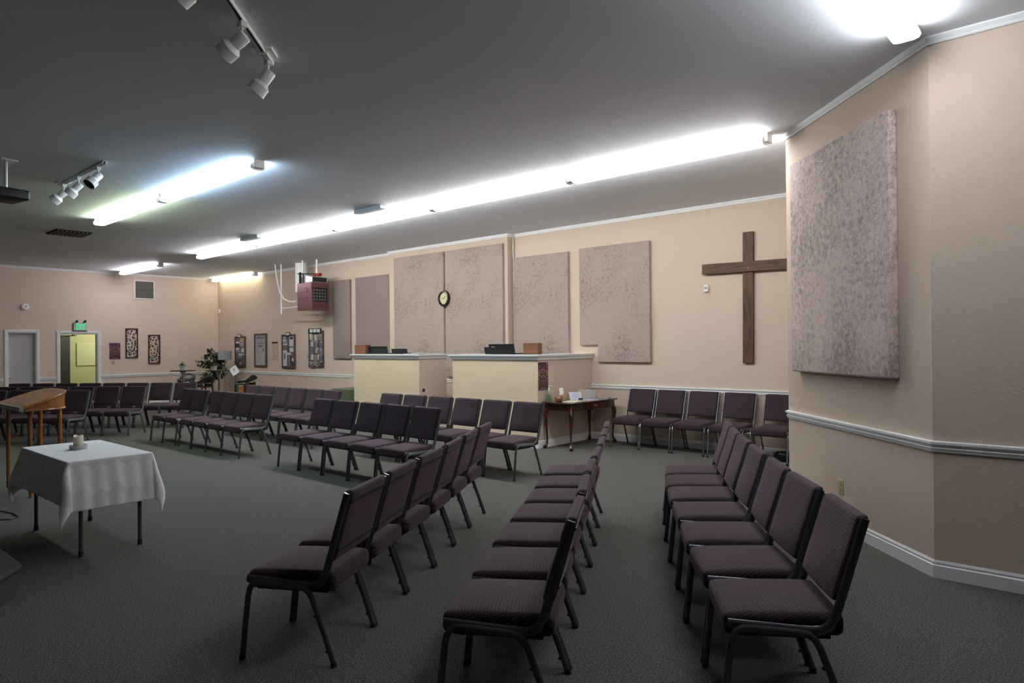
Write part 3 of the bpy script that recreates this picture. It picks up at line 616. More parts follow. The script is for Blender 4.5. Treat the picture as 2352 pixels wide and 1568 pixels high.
# ------------------------------------------------------------------ hanging heater
t = thing('unit_heater', 'mauve metal unit heater hanging by the long wall', 'heater', (-14.18, 8.98, 2.49))
w_, d_, h_ = 0.62, 0.48, 0.66
b = MB().box(-w_, -0.02, 0, d_, 0, h_)
b.box(-0.02, 0, 0, d_, h_-0.14, h_).box(-0.02, 0, 0, d_, 0, 0.20).box(-0.02, 0, 0, 0.04, 0.2, h_-0.14).box(-0.02, 0, d_-0.04, d_, 0.2, h_-0.14)
b.build('cabinet', M_heater, t, bevel=0.006)
MB().box(-w_+0.12, -0.18, -0.012, 0, 0.43, 0.53).box(-w_+0.12, -0.18, -0.008, 0, 0.29, 0.305).build('side_embossing', M_heater, t, bevel=0.006)
MB().box(-0.019, -0.017, 0.04, d_-0.04, 0.2, h_-0.14).build('grille_opening', M_bmatte, t)
b = MB()
for i in range(5):
    for j in range(4): b.add([(-0.012, 0.055+i*0.075, 0.225+j*0.075), (-0.004, 0.10+i*0.075, 0.225+j*0.075), (-0.004, 0.10+i*0.075, 0.275+j*0.075), (-0.012, 0.055+i*0.075, 0.275+j*0.075)], [(0, 1, 2, 3)])
b.build('heat_exchanger_fins', mat('fin_metal', (0.16, 0.165, 0.17), 0.35, metal=0.6), t)
b = MB()
for j in range(5): b.box(-0.004, 0.004, 0.04, d_-0.04, 0.2+j*0.08, 0.206+j*0.08)
b.build('louvre_bars', M_bmatte, t)
b = MB()
for i in range(7): b.lathe([(0.012, 0.0005), (0, 0.001)], (0, 0.11+i*0.04, 0.09), 8, (1, 0, 0))
b.build('vent_holes', M_bmatte, t)
MB().prism([(-w_+0.1, 0), (-0.02, 0), (-0.02, 0.13), (-0.25, 0.17), (-w_+0.1, 0.13)], 0.03, d_-0.03, lambda x, y, z: (x, z, h_+y)).build('draft_hood', mat('hood_metal', (0.55, 0.55, 0.56), 0.3, metal=0.5), t, bevel=0.004)
MB().box(-0.021, -0.018, 0.05, d_-0.05, h_+0.01, h_+0.12).build('hood_opening', M_bmatte, t)
for x, y in ((-0.50, 0.08), (-0.08, 0.20)): MB().cyl((x, y, h_+0.02 if x > -0.3 else h_+0.20), (x, y, ZC-2.49), 0.022, n=10).build('hanger_rod', M_fit, t, True)
MB().box(-0.52, -0.46, -0.01, 0.02, h_-0.01, h_+0.26).box(-0.38, -0.35, 0.0, 0.02, h_, h_+0.2).obox((-0.28, 0.09, h_+0.215), (Vector((0.93, 0.36, -0.05)).normalized(), Vector((-0.36, 0.93, 0)).normalized(), (0, 0, 1)), (0.30, 0.012, 0.012)).build('bracket', M_bmatte, t)
MB().rbox(-0.16, 0.06, 0.15, 0.26, h_+0.15, h_+0.22, 0.02, 2).build('red_fitting', mat('red_metal', (0.30, 0.015, 0.012), 0.4), t, True)
MB().rbox(-w_-0.035, -w_+0.01, -0.02, 0.09, 0.17, 0.28, 0.01, 1).build('junction_box', mat('jbox', (0.38, 0.34, 0.33), 0.5), t, True)
t = thing('vent_flue', 'white round flue pipe beside the hanging heater', 'flue pipe', (-15.22, 9.35, 0))
MB().cyl((0, 0, 2.98), (0, 0, 3.70), 0.145, n=24).lathe([(0.145, 0), (0.152, 0.005), (0.152, 0.02), (0.145, 0.025)], (0, 0, 3.36), 24).build('flue', M_fit, t, True)
MB().cyl((0.1, 0, 3.22), (0.50, -0.10, 3.22), 0.10, n=20).build('flue_branch', M_fit, t, True)
t = thing('gas_pipe', 'straight white gas pipe dropping from the ceiling left of the heater', 'pipe', (-15.72, 9.09, 0))
MB().cyl((0, 0, 2.45), (0, 0, 3.70), 0.02, n=10).build('riser', M_fit, t, True)
MB().tube([(0, 0, 2.59), (0.3, -0.03, 2.585), (0.55, -0.06, 2.58), (0.92, -0.08, 2.60)], 0.014, n=8).build('branch', M_fit, t, True)
MB().box(0.1, 0.14, -0.03, 0.03, 2.57, 2.61).build('valve', M_fit, t)
t = thing('flexible_conduit', 'curved white flexible conduit sagging into the heater side', 'conduit', (-15.85, 9.0, 0))
MB().tube([(0, 0, 3.70), (0.04, 0, 3.5), (0.12, 0, 3.2), (0.22, 0, 2.98), (0.42, 0.0, 2.80), (0.68, 0.0, 2.73), (0.90, 0.0, 2.72), (1.02, 0.0, 2.73)], 0.016, n=8).build('conduit', M_fit, t, True)

# ------------------------------------------------------------------ sound booth half walls
def half_wall(lab, runs, face, x0, x1, rx, y1):
    """front wall along x at y=8.24 facing the hall, with a return at rx"""
    t = thing('half_wall', lab, 'half wall', ((x0+x1)/2, 8.24, 0)); cx = (x0+x1)/2
    MB().box(x0-cx, x1-cx-0.0, 0, 0.13, 0, 1.39).build('front_panel', M_booth, t, bevel=0.006)
    MB().box(x1-cx-0.13, x1-cx+0.002, 0.004, y1-8.24, 0, 1.39).build('side_panel', mat('booth_side', (0.60, 0.49, 0.39), 0.85, bump=(130, 0.35, 0.004)), t)
    # cap: a shelf with a moulding under its edge
    o = 0.055; pr = [(0.0, 1.378), (0.02, 1.378), (0.022, 1.40), (0.035, 1.42), (0.036, 1.43), (0.055, 1.435), (0.058, 1.46), (0.0, 1.462)]
    path = [(x1-cx, y1-8.24), (x1-cx, 0), (x0-cx, 0), (x0-cx, 0.5)]
    b = MB()
    vs, fs = sweep([(p[0], p[1]) for p in path], pr); b.add(vs, fs)
    b.box(x0-cx-0.0, x1-cx, 0, 0.55, 1.42, 1.462); b.box(x1-cx-0.35, x1-cx, 0.5, y1-8.24, 1.42, 1.462)
    b.build('cap_shelf', M_white, t)
    b = MB(); vs, fs = sweep([(x1-cx, y1-8.24), (x1-cx, 0), (x0-cx, 0)], BASE); b.add(vs, fs); b.build('baseboard', M_white, t)
    return t
tl = half_wall('pale yellow half wall with white cap, left of the gap', None, None, -11.50, -9.51, None, 8.92)
half_wall('pale yellow half wall with white cap, right of the gap with the poster', None, None, -8.63, -6.72, None, YL)
MB().lathe([(0.03, 0), (0.032, 0.008), (0.02, 0.014), (0.0, 0.014)], (1.997/2+0.0, 0.10, 0.80), 16, (1, 0, 0)).build('cable_grommet', M_bmatte, tl, True)
poster(Matrix(((0, 0, 1, -6.717), (1, 0, 0, 8.37), (0, 1, 0, 1.12), (0, 0, 0, 1))), 0.26, 0.46, 'dark purple and orange poster on the half wall end above the side table')
ZS = 1.463
def cap_item(): pass
def wbox(x, y, a, lab):
    t = thing('brown_box', lab, 'box', (x, y, ZS), a, 'brown boxes on the half walls')
    MB().box(-0.125, 0.125, -0.10, 0.10, 0.008, 0.18).build('sides', M_boxw, t, bevel=0.002)
    MB().box(-0.123, 0.123, -0.098, 0.098, 0, 0.008).build('base', M_dark, t)
wbox(-11.36, 8.36, math.radians(20), 'brown speckled box at the far left end of the left half wall cap')
wbox(-6.98, 8.44, math.radians(20), 'brown speckled box at the right end of the right half wall cap')
def laptop(x, y, W, Hs, lab, logo=None, rz=0, name='laptop', tilt=12):
    t = thing(name, lab, 'laptop', (x, y, ZS), rz)
    MB().box(-W/2, W/2, 0.0, 0.24, 0, 0.018).build('keyboard_base', M_black, t, bevel=0.004)
    Mx = Matrix.Translation((0, 0, 0.018)) @ Matrix.Rotation(math.radians(tilt), 4, 'X')
    MB(Mx).box(-W/2, W/2, -0.012, 0, 0, Hs).build('screen_lid', M_black, t, bevel=0.004)
    if logo: text_mb(logo, 0.085, 0.018, Mx @ on_long(-W*0.32, Hs*0.72, -0.013)).build('lid_logo', mat('logo_grey', (0.35, 0.36, 0.36), 0.4), t)
    return t
laptop(-10.90, 8.40, 0.60, 0.135, 'black laptop on the left half wall beside the brown box')
laptop(-10.22, 8.38, 0.46, 0.085, 'low black screen lid on the left half wall near its papers')
laptop(-7.56, 8.36, 0.56, 0.155, 'black laptop with a small pale logo on the right half wall', 'lenovo')
laptop(-7.86, 8.42, 0.30, 0.105, 'small black screen behind the left edge of the logo laptop')
t = thing('paper_stack', 'loose white papers on the left half wall corner', 'papers', (-9.74, 8.40, ZS))
for i, (dx, dy, a, m) in enumerate(((-0.12, 0, 0.3, M_paper), (0.04, 0.05, -0.2, mat('manila', (0.48, 0.38, 0.28), 0.7)), (0.10, 0.0, 0.1, M_paper))):
    MB(Matrix.Translation((dx, dy, 0.006*i)) @ Matrix.Rotation(a, 4, 'Z')).box(-0.14, 0.14, -0.11, 0.11, 0, 0.006).build('sheet', m, t)

# ------------------------------------------------------------------ side table (cabriole legs)
TX0, TX1, TY0, TY1, TZ = -6.70, -6.12, 8.30, 9.58, 0.725
t = thing('side_table', 'dark cherry side table with curved legs against the half wall', 'side table', ((TX0+TX1)/2, (TY0+TY1)/2, 0)); hx, hy = (TX1-TX0)/2, (TY1-TY0)/2
MB().box(-hx, hx, -hy, hy, TZ-0.022, TZ).build('tabletop', M_cherry, t, bevel=0.008, seg=3)
MB().box(-hx+0.04, hx-0.035, -hy+0.05, hy-0.05, TZ-0.13, TZ-0.022).build('apron', M_cherry, t, bevel=0.003)
o = MB().box(hx-0.037, hx-0.028, -0.22, 0.28, TZ-0.115, TZ-0.03).build('drawer', M_cherry, t, bevel=0.003)
MB().tube([(hx-0.02, -0.01, TZ-0.065), (hx-0.012, 0.0, TZ-0.085), (hx-0.012, 0.03, TZ-0.095), (hx-0.012, 0.06, TZ-0.085), (hx-0.02, 0.07, TZ-0.065)], 0.004, n=6).box(hx-0.03, hx-0.025, -0.02, 0.08, TZ-0.075, TZ-0.055).build('drawer_pull', M_brass, o, True)
for sx in (-1, 1):
    for sy in (-1, 1):
        px, py = sx*(hx-0.06), sy*(hy-0.06); ox, oy = sx*0.707, sy*0.707
        k = [(0.0, TZ-0.025, 0.028), (0.004, TZ-0.12, 0.029), (0.020, TZ-0.17, 0.036), (0.026, TZ-0.22, 0.036), (0.016, TZ-0.32, 0.028), (0.004, TZ-0.45, 0.020), (-0.004, TZ-0.56, 0.0155), (0.0, 0.09, 0.016), (0.015, 0.055, 0.024), (0.032, 0.03, 0.033), (0.034, 0.012, 0.030), (0.030, 0.0, 0.022)]
        MB().tube([(px+ox*a, py+oy*a, z) for a, z, r in k], [r for a, z, r in k], n=12, side=(ox, oy, 0)).build('leg', M_cherry, t, True)
t = thing('pump_bottle', 'clear pump bottle half full of green sanitizer on the side table', 'pump bottle', (-6.61, 8.38, TZ))
MB().lathe([(0.036, 0), (0.038, 0.006), (0.038, 0.13), (0.032, 0.155), (0.014, 0.175), (0.013, 0.185), (0.011, 0.185), (0.011, 0.175), (0.030, 0.152), (0.0345, 0.13), (0.0345, 0.006), (0, 0.006)], n=24).build('bottle', mat('clear_plastic', (0.80, 0.90, 0.82), 0.08, trans=0.92, spec=0.5), t, True)
MB().lathe([(0, 0.007), (0.034, 0.007), (0.034, 0.10), (0, 0.10)], n=20).build('green_gel', mat('green_gel', (0.12, 0.42, 0.16), 0.2), t, True)
MB().lathe([(0.016, 0.178), (0.017, 0.205), (0.008, 0.212), (0.005, 0.24), (0.012, 0.242), (0.012, 0.25), (0, 0.252)], n=14).tube([(0, 0, 0.246), (0.02, 0.02, 0.247), (0.035, 0.035, 0.240)], 0.006, n=8).build('pump', M_white, t, True)
t = thing('wooden_bowl', 'small round polished wooden pot on the side table front', 'wooden pot', (-6.44, 8.42, TZ))
MB().lathe([(0.035, 0), (0.058, 0.018), (0.066, 0.045), (0.060, 0.075), (0.045, 0.092), (0.035, 0.094), (0.037, 0.086), (0.046, 0.07), (0.0, 0.05)], n=28).build('pot', wood_mat('bowl_wood', (0.10, 0.03, 0.012), (0.28, 0.10, 0.04), 0.2, (6, 6, 20), coat=0.7), t, True)
t = thing('tissue_box', 'tan tissue box with a white tissue standing out', 'tissue box', (-6.58, 8.66, TZ), math.radians(5))
MB().box(-0.06, 0.06, -0.12, 0.12, 0, 0.085).build('carton', mat('tan_card', (0.42, 0.31, 0.19), 0.7), t, bevel=0.003)
ts = []; fs = []
for i in range(7):
    f = i/6
    for j in range(5):
        g = j/4-0.5; ts.append((g*0.05*(1+0.4*f)+0.012*math.sin(5*f), -0.02+0.03*f+g*0.03, 0.083+0.12*f*(1-0.12*abs(g))+0.004*math.sin(9*g)))
for i in range(6):
    for j in range(4): fs.append((i*5+j, i*5+j+1, i*5+j+6, i*5+j+5))
ob = MB().add(ts, fs).build('tissue', mat('tissue', (0.75, 0.75, 0.72), 0.8), t, True); sm = ob.modifiers.new('s', 'SOLIDIFY'); sm.thickness = 0.004
t = thing('sign_card', 'white printed card propped on the side table', 'card', (-6.42, 8.84, TZ), math.radians(62))
Mx = Matrix.Rotation(math.radians(-22), 4, 'X')
MB(Mx).box(-0.105, 0.105, 0, 0.004, 0, 0.14).build('card', mat('card_lilac', (0.66, 0.67, 0.80), 0.6), t)
b = MB(Mx)
for i in range(5): b.box(-0.06 if i else -0.03, 0.06 if i else 0.03, -0.001, 0, 0.118-i*0.018, 0.121-i*0.018)
b.build('printed_lines', P1, t)
MB().box(-0.07, -0.06, 0, 0.07, 0, 0.008).box(0.06, 0.07, 0, 0.07, 0, 0.008).box(-0.07, 0.07, 0.05, 0.06, 0, 0.008).build('easel', M_bmatte, t)
t = thing('pen_holder', 'small black card holder on the side table', 'card holder', (-6.29, 8.78, TZ), math.radians(60))
MB().rbox(-0.035, 0.035, -0.012, 0.012, 0, 0.045, 0.008, 2).box(-0.045, 0.045, -0.03, 0.03, 0, 0.006).build('holder', M_black, t, True)
MB().box(-0.028, 0.028, -0.0135, -0.012, 0.018, 0.026).build('label_strip', P1, t)
tag(MB(Matrix.Translation((-6.29, 8.58, TZ)) @ Matrix.Rotation(0.15, 4, 'Z')).box(-0.12, 0.12, -0.15, 0.15, 0, 0.012).build('folder', mat('cream_paper', (0.62, 0.56, 0.45), 0.6), bevel=0.002), 'cream folder lying at the front edge of the side table', 'folder')
tag(MB(Matrix.Translation((-6.30, 9.03, TZ)) @ Matrix.Rotation(0.05, 4, 'Z')).box(-0.10, 0.10, -0.15, 0.13, 0, 0.004).build('sheet_of_paper', mat('lilac_paper', (0.56, 0.57, 0.70), 0.35)), 'pale lilac sheet on the side table in front of the books', 'paper')
tag(MB(Matrix.Translation((-6.28, 9.40, TZ)) @ Matrix.Rotation(0.4, 4, 'Z')).box(-0.10, 0.10, -0.13, 0.13, 0, 0.010).build('magazine', mat('grey_print', (0.30, 0.30, 0.32), 0.4)), 'grey printed magazine at the far end of the side table', 'magazine')
Mbk = mat('book_white', (0.70, 0.72, 0.76), 0.5); Mteal = mat('book_teal', (0.05, 0.13, 0.13), 0.5)
nmb = ['bottom', 'second from bottom', 'middle', 'second from top', 'top']
for i in range(5):
    t = thing('book', 'white book, %s of the stack of five on the side table' % nmb[i] if i < 4 else 'top book of the stack of five, white cover with teal half', 'book', (-6.54, 9.30, TZ+0.029*i), math.radians(-2+i % 3), 'stacked books on the side table')
    MB().box(-0.085, 0.085, -0.12, 0.12, 0.003, 0.025).build('pages', mat('page_edges', (0.62, 0.55, 0.42), 0.8), t)
    MB().box(-0.09, 0.09, -0.124, 0.124, 0.0, 0.003).box(-0.09, 0.09, -0.124, 0.124, 0.025, 0.028).box(0.086, 0.09, -0.124, 0.124, 0.003, 0.025).build('cover', Mbk, t)
    if i == 4: MB().box(-0.0905, 0.0905, 0.0, 0.1245, 0.0255, 0.0287).build('cover_colour', Mteal, t)

# ------------------------------------------------------------------ chairs
def make_chair(name, fm):
    t = thing(name, '', 'chair')
    # seat cushion
    def sd(p):
        if p.z > 0.41:
            u = 1-(p.x/0.235)**2; v = 1-((p.y+0.005)/0.25)**2
            p.z += 0.016*max(0, u)*max(0, min(1, v*1.6))
        if p.y > 0.1: p.z -= (p.y-0.1)*0.03
        p.z += -0.04*(p.y)*0.5
        return p
    MB().rbox(-0.226, 0.226, -0.252, 0.245, 0.365, 0.462, 0.030, 6, sd).build('seat', M_seat, t, True)
    MB().box(-0.20, 0.20, -0.20, 0.20, 0.352, 0.368).box(-0.235, 0.235, 0.14, 0.165, 0.365, 0.385).box(-0.235, 0.235, -0.12, -0.095, 0.365, 0.385).build('seat_pan', M_bmatte, t)
    # backrest follows the posts
    def post_y(z): return -0.205-(z-0.45)*0.292
    def bd(p):
        z = p.z; dz = (z-0.70)/0.18
        lum = 0.018*math.exp(-((z-0.60)/0.10)**2) if p.y > 0 else 0
        p.y = p.y + post_y(z) + lum*(1-(p.x/0.24)**2); return p
    MB().rbox(-0.224, 0.224, -0.026, 0.026, 0.520, 0.887, 0.020, 7, bd).build('backrest', M_backf, t, True)
    for z in (0.585, 0.835):
        MB().obox((0, post_y(z)-0.0275, z), ((1, 0, 0), Vector((0, 1, 0.292)).normalized(), Vector((0, -0.292, 1)).normalized()), (0.215, 0.0025, 0.0065)).build('back_trim_strip', fm, t)
    for s in (-1, 1):
        x = s*0.237
        # flat-oval side rail sweeping up into the back post
        pts = [(x, 0.232, 0.416), (x, 0.10, 0.408), (x, -0.06, 0.398), (x, -0.12, 0.397), (x, -0.155, 0.403), (x, -0.182, 0.420), (x, -0.20, 0.447), (x, -0.218, 0.49), (x, -0.262, 0.64), (x, -0.300, 0.77), (x, -0.331, 0.876)]
        MB().tube(pts, 0.0115, [0.022]*4+[0.021, 0.0205, 0.020]+[0.0195]*4, n=12, side=(1, 0, 0)).build('side_rail_and_post', fm, t, True)
        xl = s*0.249
        f = [(xl, 0.257, 0.012), (xl, 0.240, 0.18), (xl, 0.222, 0.33), (xl, 0.214, 0.365), (xl, 0.197, 0.392), (xl, 0.170, 0.404), (xl, 0.12, 0.403), (xl, 0.03, 0.398)]
        lf = MB().tube(f, 0.0125, 0.0155, n=10, side=(1, 0, 0)).build('leg', fm, t, True)
        MB().cyl((xl, 0.2585, 0.0), (xl, 0.2565, 0.022), 0.0165, 0.0165, n=10).build('foot_cap', M_bmatte, lf, True)
        r = [(xl, -0.257, 0.012), (xl, -0.195, 0.19), (xl, -0.140, 0.335), (xl, -0.122, 0.366), (xl, -0.098, 0.386), (xl, -0.06, 0.393), (xl, 0.03, 0.398)]
        lr = MB().tube(r, 0.0125, 0.0155, n=10, side=(1, 0, 0)).lathe([(0.007, 0), (0.007, 0.012), (0, 0.014)], (xl, -0.160, 0.245), 8, (0, 1, 0.35)).lathe([(0.007, 0), (0.007, 0.012), (0, 0.014)], (xl, -0.222, 0.07), 8, (0, 1, 0.35)).build('leg', fm, t, True)
        MB().cyl((xl, -0.2585, 0.0), (xl, -0.2535, 0.022), 0.0165, 0.0165, n=10).build('foot_cap', M_bmatte, lr, True)
    return t
CH = {'dark': None, 'silver': None}
ORD = ['first', 'second', 'third', 'fourth', 'fifth', 'sixth', 'seventh', 'eighth']
def put_chair(kind, a, b_, side, label, group, name='stacking_chair'):
    """a, b_: floor points of the front-line feet pair lines; side +1: facing is a->b_ turned left; rear/front chosen by caller"""
    if CH[kind] is None:
        CH[kind] = make_chair(name, M_frame if kind == 'dark' else M_chromef); c = CH[kind]; first = True
    else: first = False
    d = Vector((b_[0]-a[0], b_[1]-a[1], 0)).normalized(); f = Vector((-d.y, d.x, 0))*side[0]
    mid = Vector(((a[0]+b_[0])/2, (a[1]+b_[1])/2, 0)) + f*side[1]*0.257
    rz = math.atan2(f.y, f.x)-PI/2
    if first: c.location = mid; c.rotation_euler = (0, 0, rz); c['label'] = label; c['group'] = group; return c
    return dup(CH[kind], mid, rz, label, group)
def row(pts, side, fmt, group, kind='dark', gaps=()):
    n = len(pts)-1; k = 0
    for i in range(n):
        if i in gaps: continue
        put_chair(kind, pts[i], pts[i+1], side, fmt % ORD[k], group); k += 1
# side=(turn, offset): facing = turn * left-normal of travel; offset +1 when pts are rear feet, -1 when front feet
row([(-2.97, 1.99), (-3.22, 2.43), (-3.49, 2.90), (-3.74, 3.37), (-4.02, 3.84), (-4.30, 4.30), (-4.56, 4.76)], (1, 1),
    'purple chair, %s from the camera in the near block row closest to the draped table', 'near block front row chairs')
row([(-1.76, 2.25), (-2.04, 2.72), (-2.33, 3.18), (-2.60, 3.64), (-2.87, 4.11), (-3.14, 4.56), (-3.43, 5.03), (-3.70, 5.48)], (1, 1),
    'purple chair, %s from the camera in the middle row of the near block', 'near block middle row chairs')
row([(-1.25, 2.76), (-1.56, 3.22), (-1.88, 3.65), (-2.18, 4.12), (-2.49, 4.59), (-2.77, 5.04), (-3.02, 5.47), (-3.27, 5.93)], (1, -1),
    'purple chair, %s from the camera in the row nearest the angled wall', 'near block back row chairs')
row([(x, 4.86) for x in (-8.53, -8.02, -7.46, -6.93, -6.40, -5.87)], (-1, -1), 'purple chair, %s from the left in the centre front row of five', 'centre front row of five chairs')
row([(-12.70, 4.81), (-12.20, 4.81), (-11.70, 4.815), (-11.63, 4.835), (-11.10, 4.81), (-10.59, 4.81), (-10.08, 4.81), (-9.57, 4.84)], (-1, -1),
    'purple chair, %s from the left in the left centre front row of six', 'left centre front row chairs', gaps=(2,))
row([(x, 6.03) for x in (-12.72, -12.19, -11.66, -11.12, -10.58, -10.06, -9.54)], (-1, -1), 'purple chair, %s from the left in the row behind the left centre row', 'left centre back row chairs')
row([(x, 6.09) for x in (-8.60, -8.06, -7.50, -6.95, -6.40, -5.86, -5.32)], (-1, -1), 'purple chair, %s from the left in the row of six before the half walls', 'row of chairs before the half walls')
L1 = [(-13.56-0.433*k, 4.11-0.308*k) for k in range(6)]; L2 = [(-13.71-0.42*k, 4.81-0.3175*k) for k in range(7)]; L3 = [(-14.18-0.42*k, 6.00-0.322*k) for k in range(9)]
row(L1, (1, 1), 'dark chair, %s from the right in the front row behind the lectern', 'far left front row chairs')
row(L2, (1, -1), 'dark chair, %s from the right in the second row behind the lectern', 'far left second row chairs')
row(L3, (1, -1), 'dark chair, %s from the right in the rearmost row before the far wall', 'far left rearmost row chairs')
W = [(-5.94, -5.44), (-5.42, -4.92), (-4.88, -4.38), (-4.32, -3.82), (-3.71, -3.21)]
for i, (a, c) in enumerate(W):
    put_chair('silver', (a, 9.075), (c, 9.075), (-1, -1), 'silver-framed purple chair against the long wall, %s from the side table' % ORD[i], 'silver-framed chairs along the long wall')

# ------------------------------------------------------------------ draped table and candle
TZ2 = 0.745; cx, cy = -6.66, 1.99; HX, HY = 0.615, 0.30
t = thing('folding_table', 'folding table with dark tube legs under the white cloth', 'table', (cx, cy, 0))
MB().box(-HX, HX, -HY, HY, TZ2-0.03, TZ2).build('tabletop', mat('table_grey', (0.25, 0.25, 0.25), 0.5), t, bevel=0.004)
for sx in (-1, 1):
    for sy in (-1, 1):
        lg = MB().cyl((sx*0.60, sy*0.215, 0.03), (sx*0.60, sy*0.215, TZ2-0.03), 0.015, n=12).build('leg', M_frame, t, True)
        MB().cyl((sx*0.60, sy*0.215, 0), (sx*0.60, sy*0.215, 0.045), 0.019, n=12).build('foot_cap', M_bmatte, lg, True)
    MB().cyl((sx*0.60, -0.215, 0.50), (sx*0.60, 0.215, 0.50), 0.009, n=8).tube([(sx*0.60, -0.215, 0.56), (sx*0.50, -0.215, 0.62), (sx*0.42, -0.215, TZ2-0.03)], 0.006, n=6).build('brace', M_frame, t, True)
MB().cyl((-0.60, -0.215, 0.50), (0.60, -0.215, 0.50), 0.006, n=8).build('brace', M_frame, t, True)
# cloth: square sheet, edges fall, corners hang in folded points
CXh, CYh = 1.0, 0.63; NX, NY = 161, 111; vs = []; fs = []
cl_z = TZ2+0.004
def drape(u, v):
    """u,v flat-cloth coordinates from the table centre"""
    ox = max(0, abs(u)-HX); oy = max(0, abs(v)-HY); sx = 1 if u > 0 else -1; sy = 1 if v > 0 else -1
    x = max(-HX, min(HX, u)); y = max(-HY, min(HY, v))
    d = math.hypot(ox, oy)
    if d < 1e-6: return (x, y, cl_z)
    ang = math.atan2(oy, ox)          # 0 = falls off the x side, pi/2 = off the y side
    corner = math.sin(2*ang)
    drop = d if d < 0.03 else d
    r = 0.012
    if drop < r*1.57: hz = r*(1-math.cos(drop/r)); out = r*math.sin(drop/r)
    else: hz = r + (drop-r*1.57); out = r
    # side folds
    s = v if ox > oy else u
    out += (0.0040*math.sin(s*52)+0.0030*math.sin(s*23+1))*(1-math.exp(-drop/0.07))*(1-corner)**3 + 0.050*drop/0.35*(1-0.6*corner)
    fold = (0.055 + 0.02*math.sin(d*14+sx*2+sy))*corner*(1-math.exp(-(d/0.10)**2))
    dx = math.cos(ang); dy = math.sin(ang)
    ex = out*dx + fold*dx; ey = out*dy + fold*dy
    flare = (0.06 if u < 0 else 0.0)*hz*corner
    return (x+sx*(ex+flare*dx), y+sy*(ey+flare*dy), cl_z-hz)
for j in range(NY):
    for i in range(NX):
        u = -CXh+2*CXh*i/(NX-1); v = -CYh+2*CYh*j/(NY-1)
        px, py, pz = drape(u, v); vs.append((cx+px, cy+py, pz))
for j in range(NY-1):
    for i in range(NX-1): a = j*NX+i; fs.append((a, a+1, a+NX+1, a+NX))
ob = MB().add(vs, fs).build('tablecloth', M_clothW, None, True)
# woven satin stripes
N = M_clothW.node_tree.nodes; L_ = M_clothW.node_tree.links; bs = N['Principled BSDF']; tc = N.new('ShaderNodeTexCoord'); sp = N.new('ShaderNodeSeparateXYZ'); L_.new(tc.outputs['Object'], sp.inputs[0])
st = math_node(N, L_, 'GREATER_THAN', math_node(N, L_, 'SINE', math_node(N, L_, 'MULTIPLY', sp.outputs[0], 2*PI/0.055)), 0.0)
mx = N.new('ShaderNodeMix'); mx.data_type = 'RGBA'; L_.new(st, mx.inputs[0]); mx.inputs[6].default_value = (0.87, 0.88, 0.90, 1); mx.inputs[7].default_value = (0.76, 0.77, 0.79, 1); L_.new(mx.outputs[2], bs.inputs['Base Color'])
sm = ob.modifiers.new('s', 'SOLIDIFY'); sm.thickness = 0.003; sm.offset = 1
tag(ob, 'white striped cloth draped over the small table at left', 'tablecloth')
CZ = cl_z+0.003
t = thing('candle_dish', 'small frosted glass dish under the cream candle', 'dish', (cx-0.08, cy-0.03, CZ))
MB().lathe([(0.060, 0), (0.066, 0.006), (0.070, 0.034), (0.066, 0.036), (0.062, 0.012), (0, 0.010)], n=28).build('dish', mat('frosted_glass', (0.62, 0.64, 0.62), 0.45, trans=0.35), t, True)
t = thing('pillar_candle', 'cream pillar candle with a wavy rim standing in the dish', 'candle', (cx-0.08, cy-0.03, CZ+0.0105))
n = 28; vs = []; R_ = 0.038
for k2, (r, z) in enumerate(((R_, 0), (R_, 0.04), (R_, 0.105), (R_*0.82, 0.105), (R_*0.7, 0.092), (0.001, 0.09))):
    for j in range(n):
        th = 2*PI*j/n; wv = 0.010*math.sin(2*th+0.6) if k2 in (2, 3) else 0
        vs.append((r*math.cos(th), r*math.sin(th), z+wv))
fs = [(i*n+j, i*n+(j+1) % n, (i+1)*n+(j+1) % n, (i+1)*n+j) for i in range(5) for j in range(n)] + [tuple(range(n-1, -1, -1))]
MB().add(vs, fs).build('wax', mat('wax', (0.66, 0.62, 0.48), 0.5), t, True)
MB().cyl((0, 0, 0.088), (0.002, 0, 0.10), 0.0015, n=5).build('wick', M_bmatte, t)

# ------------------------------------------------------------------ lectern
lx, ly = -9.30, 2.03
t = thing('lectern', 'varnished orange-brown wooden lectern with sloping rounded top', 'lectern', (lx, ly, 0))
def dshape(a, bb, n=24, p=0.52):
    return [(a*(1 if math.cos(k*PI/n) > 0 else -1)*abs(math.cos(k*PI/n))**p, bb*abs(math.sin(k*PI/n))**p) for k in range(n+1)]
ZL = lambda y: 0.972 + 0.33*y
top = dshape(0.55, 0.48)
MB().prism(top, 0, 0.032, lambda x, y, z: (x, y, ZL(y)+z)).build('desk_top', M_oak, t, bevel=0.010, seg=3)
ap = dshape(0.52, 0.45); n = len(ap)
vs = [(x, y+0.02, 0.96) for x, y in ap] + [(x, y+0.02, ZL(y+0.02)+0.002) for x, y in ap]
fs = [(i, (i+1) % n, n+(i+1) % n, n+i) for i in range(n)] + [tuple(range(n-1, -1, -1)), tuple(range(n, 2*n))]
MB().add(vs, fs).build('apron', M_oak, t)
MB().prism([(x*1.035, y*1.03+0.012) for x, y in ap], 0.950, 0.968).build('bead_moulding', M_oak, t, bevel=0.008, seg=3)
MB().box(-0.56, 0.56, -0.045, 0.0, 0.955, 1.005).build('book_ledge', mat('ledge_grey', (0.22, 0.22, 0.20), 0.35), t, bevel=0.006)
for x, y in ((-0.43, 0.08), (0.37, 0.10), (-0.36, 0.38), (0.38, 0.38)):
    MB().tube([(x, y, 0.955), (x+0.01*(1 if x > 0 else -1), y, 0.5), (x+0.02*(1 if x > 0 else -1), y, 0.0)], [0.024, 0.022, 0.018], n=12).build('leg', M_oak, t, True)
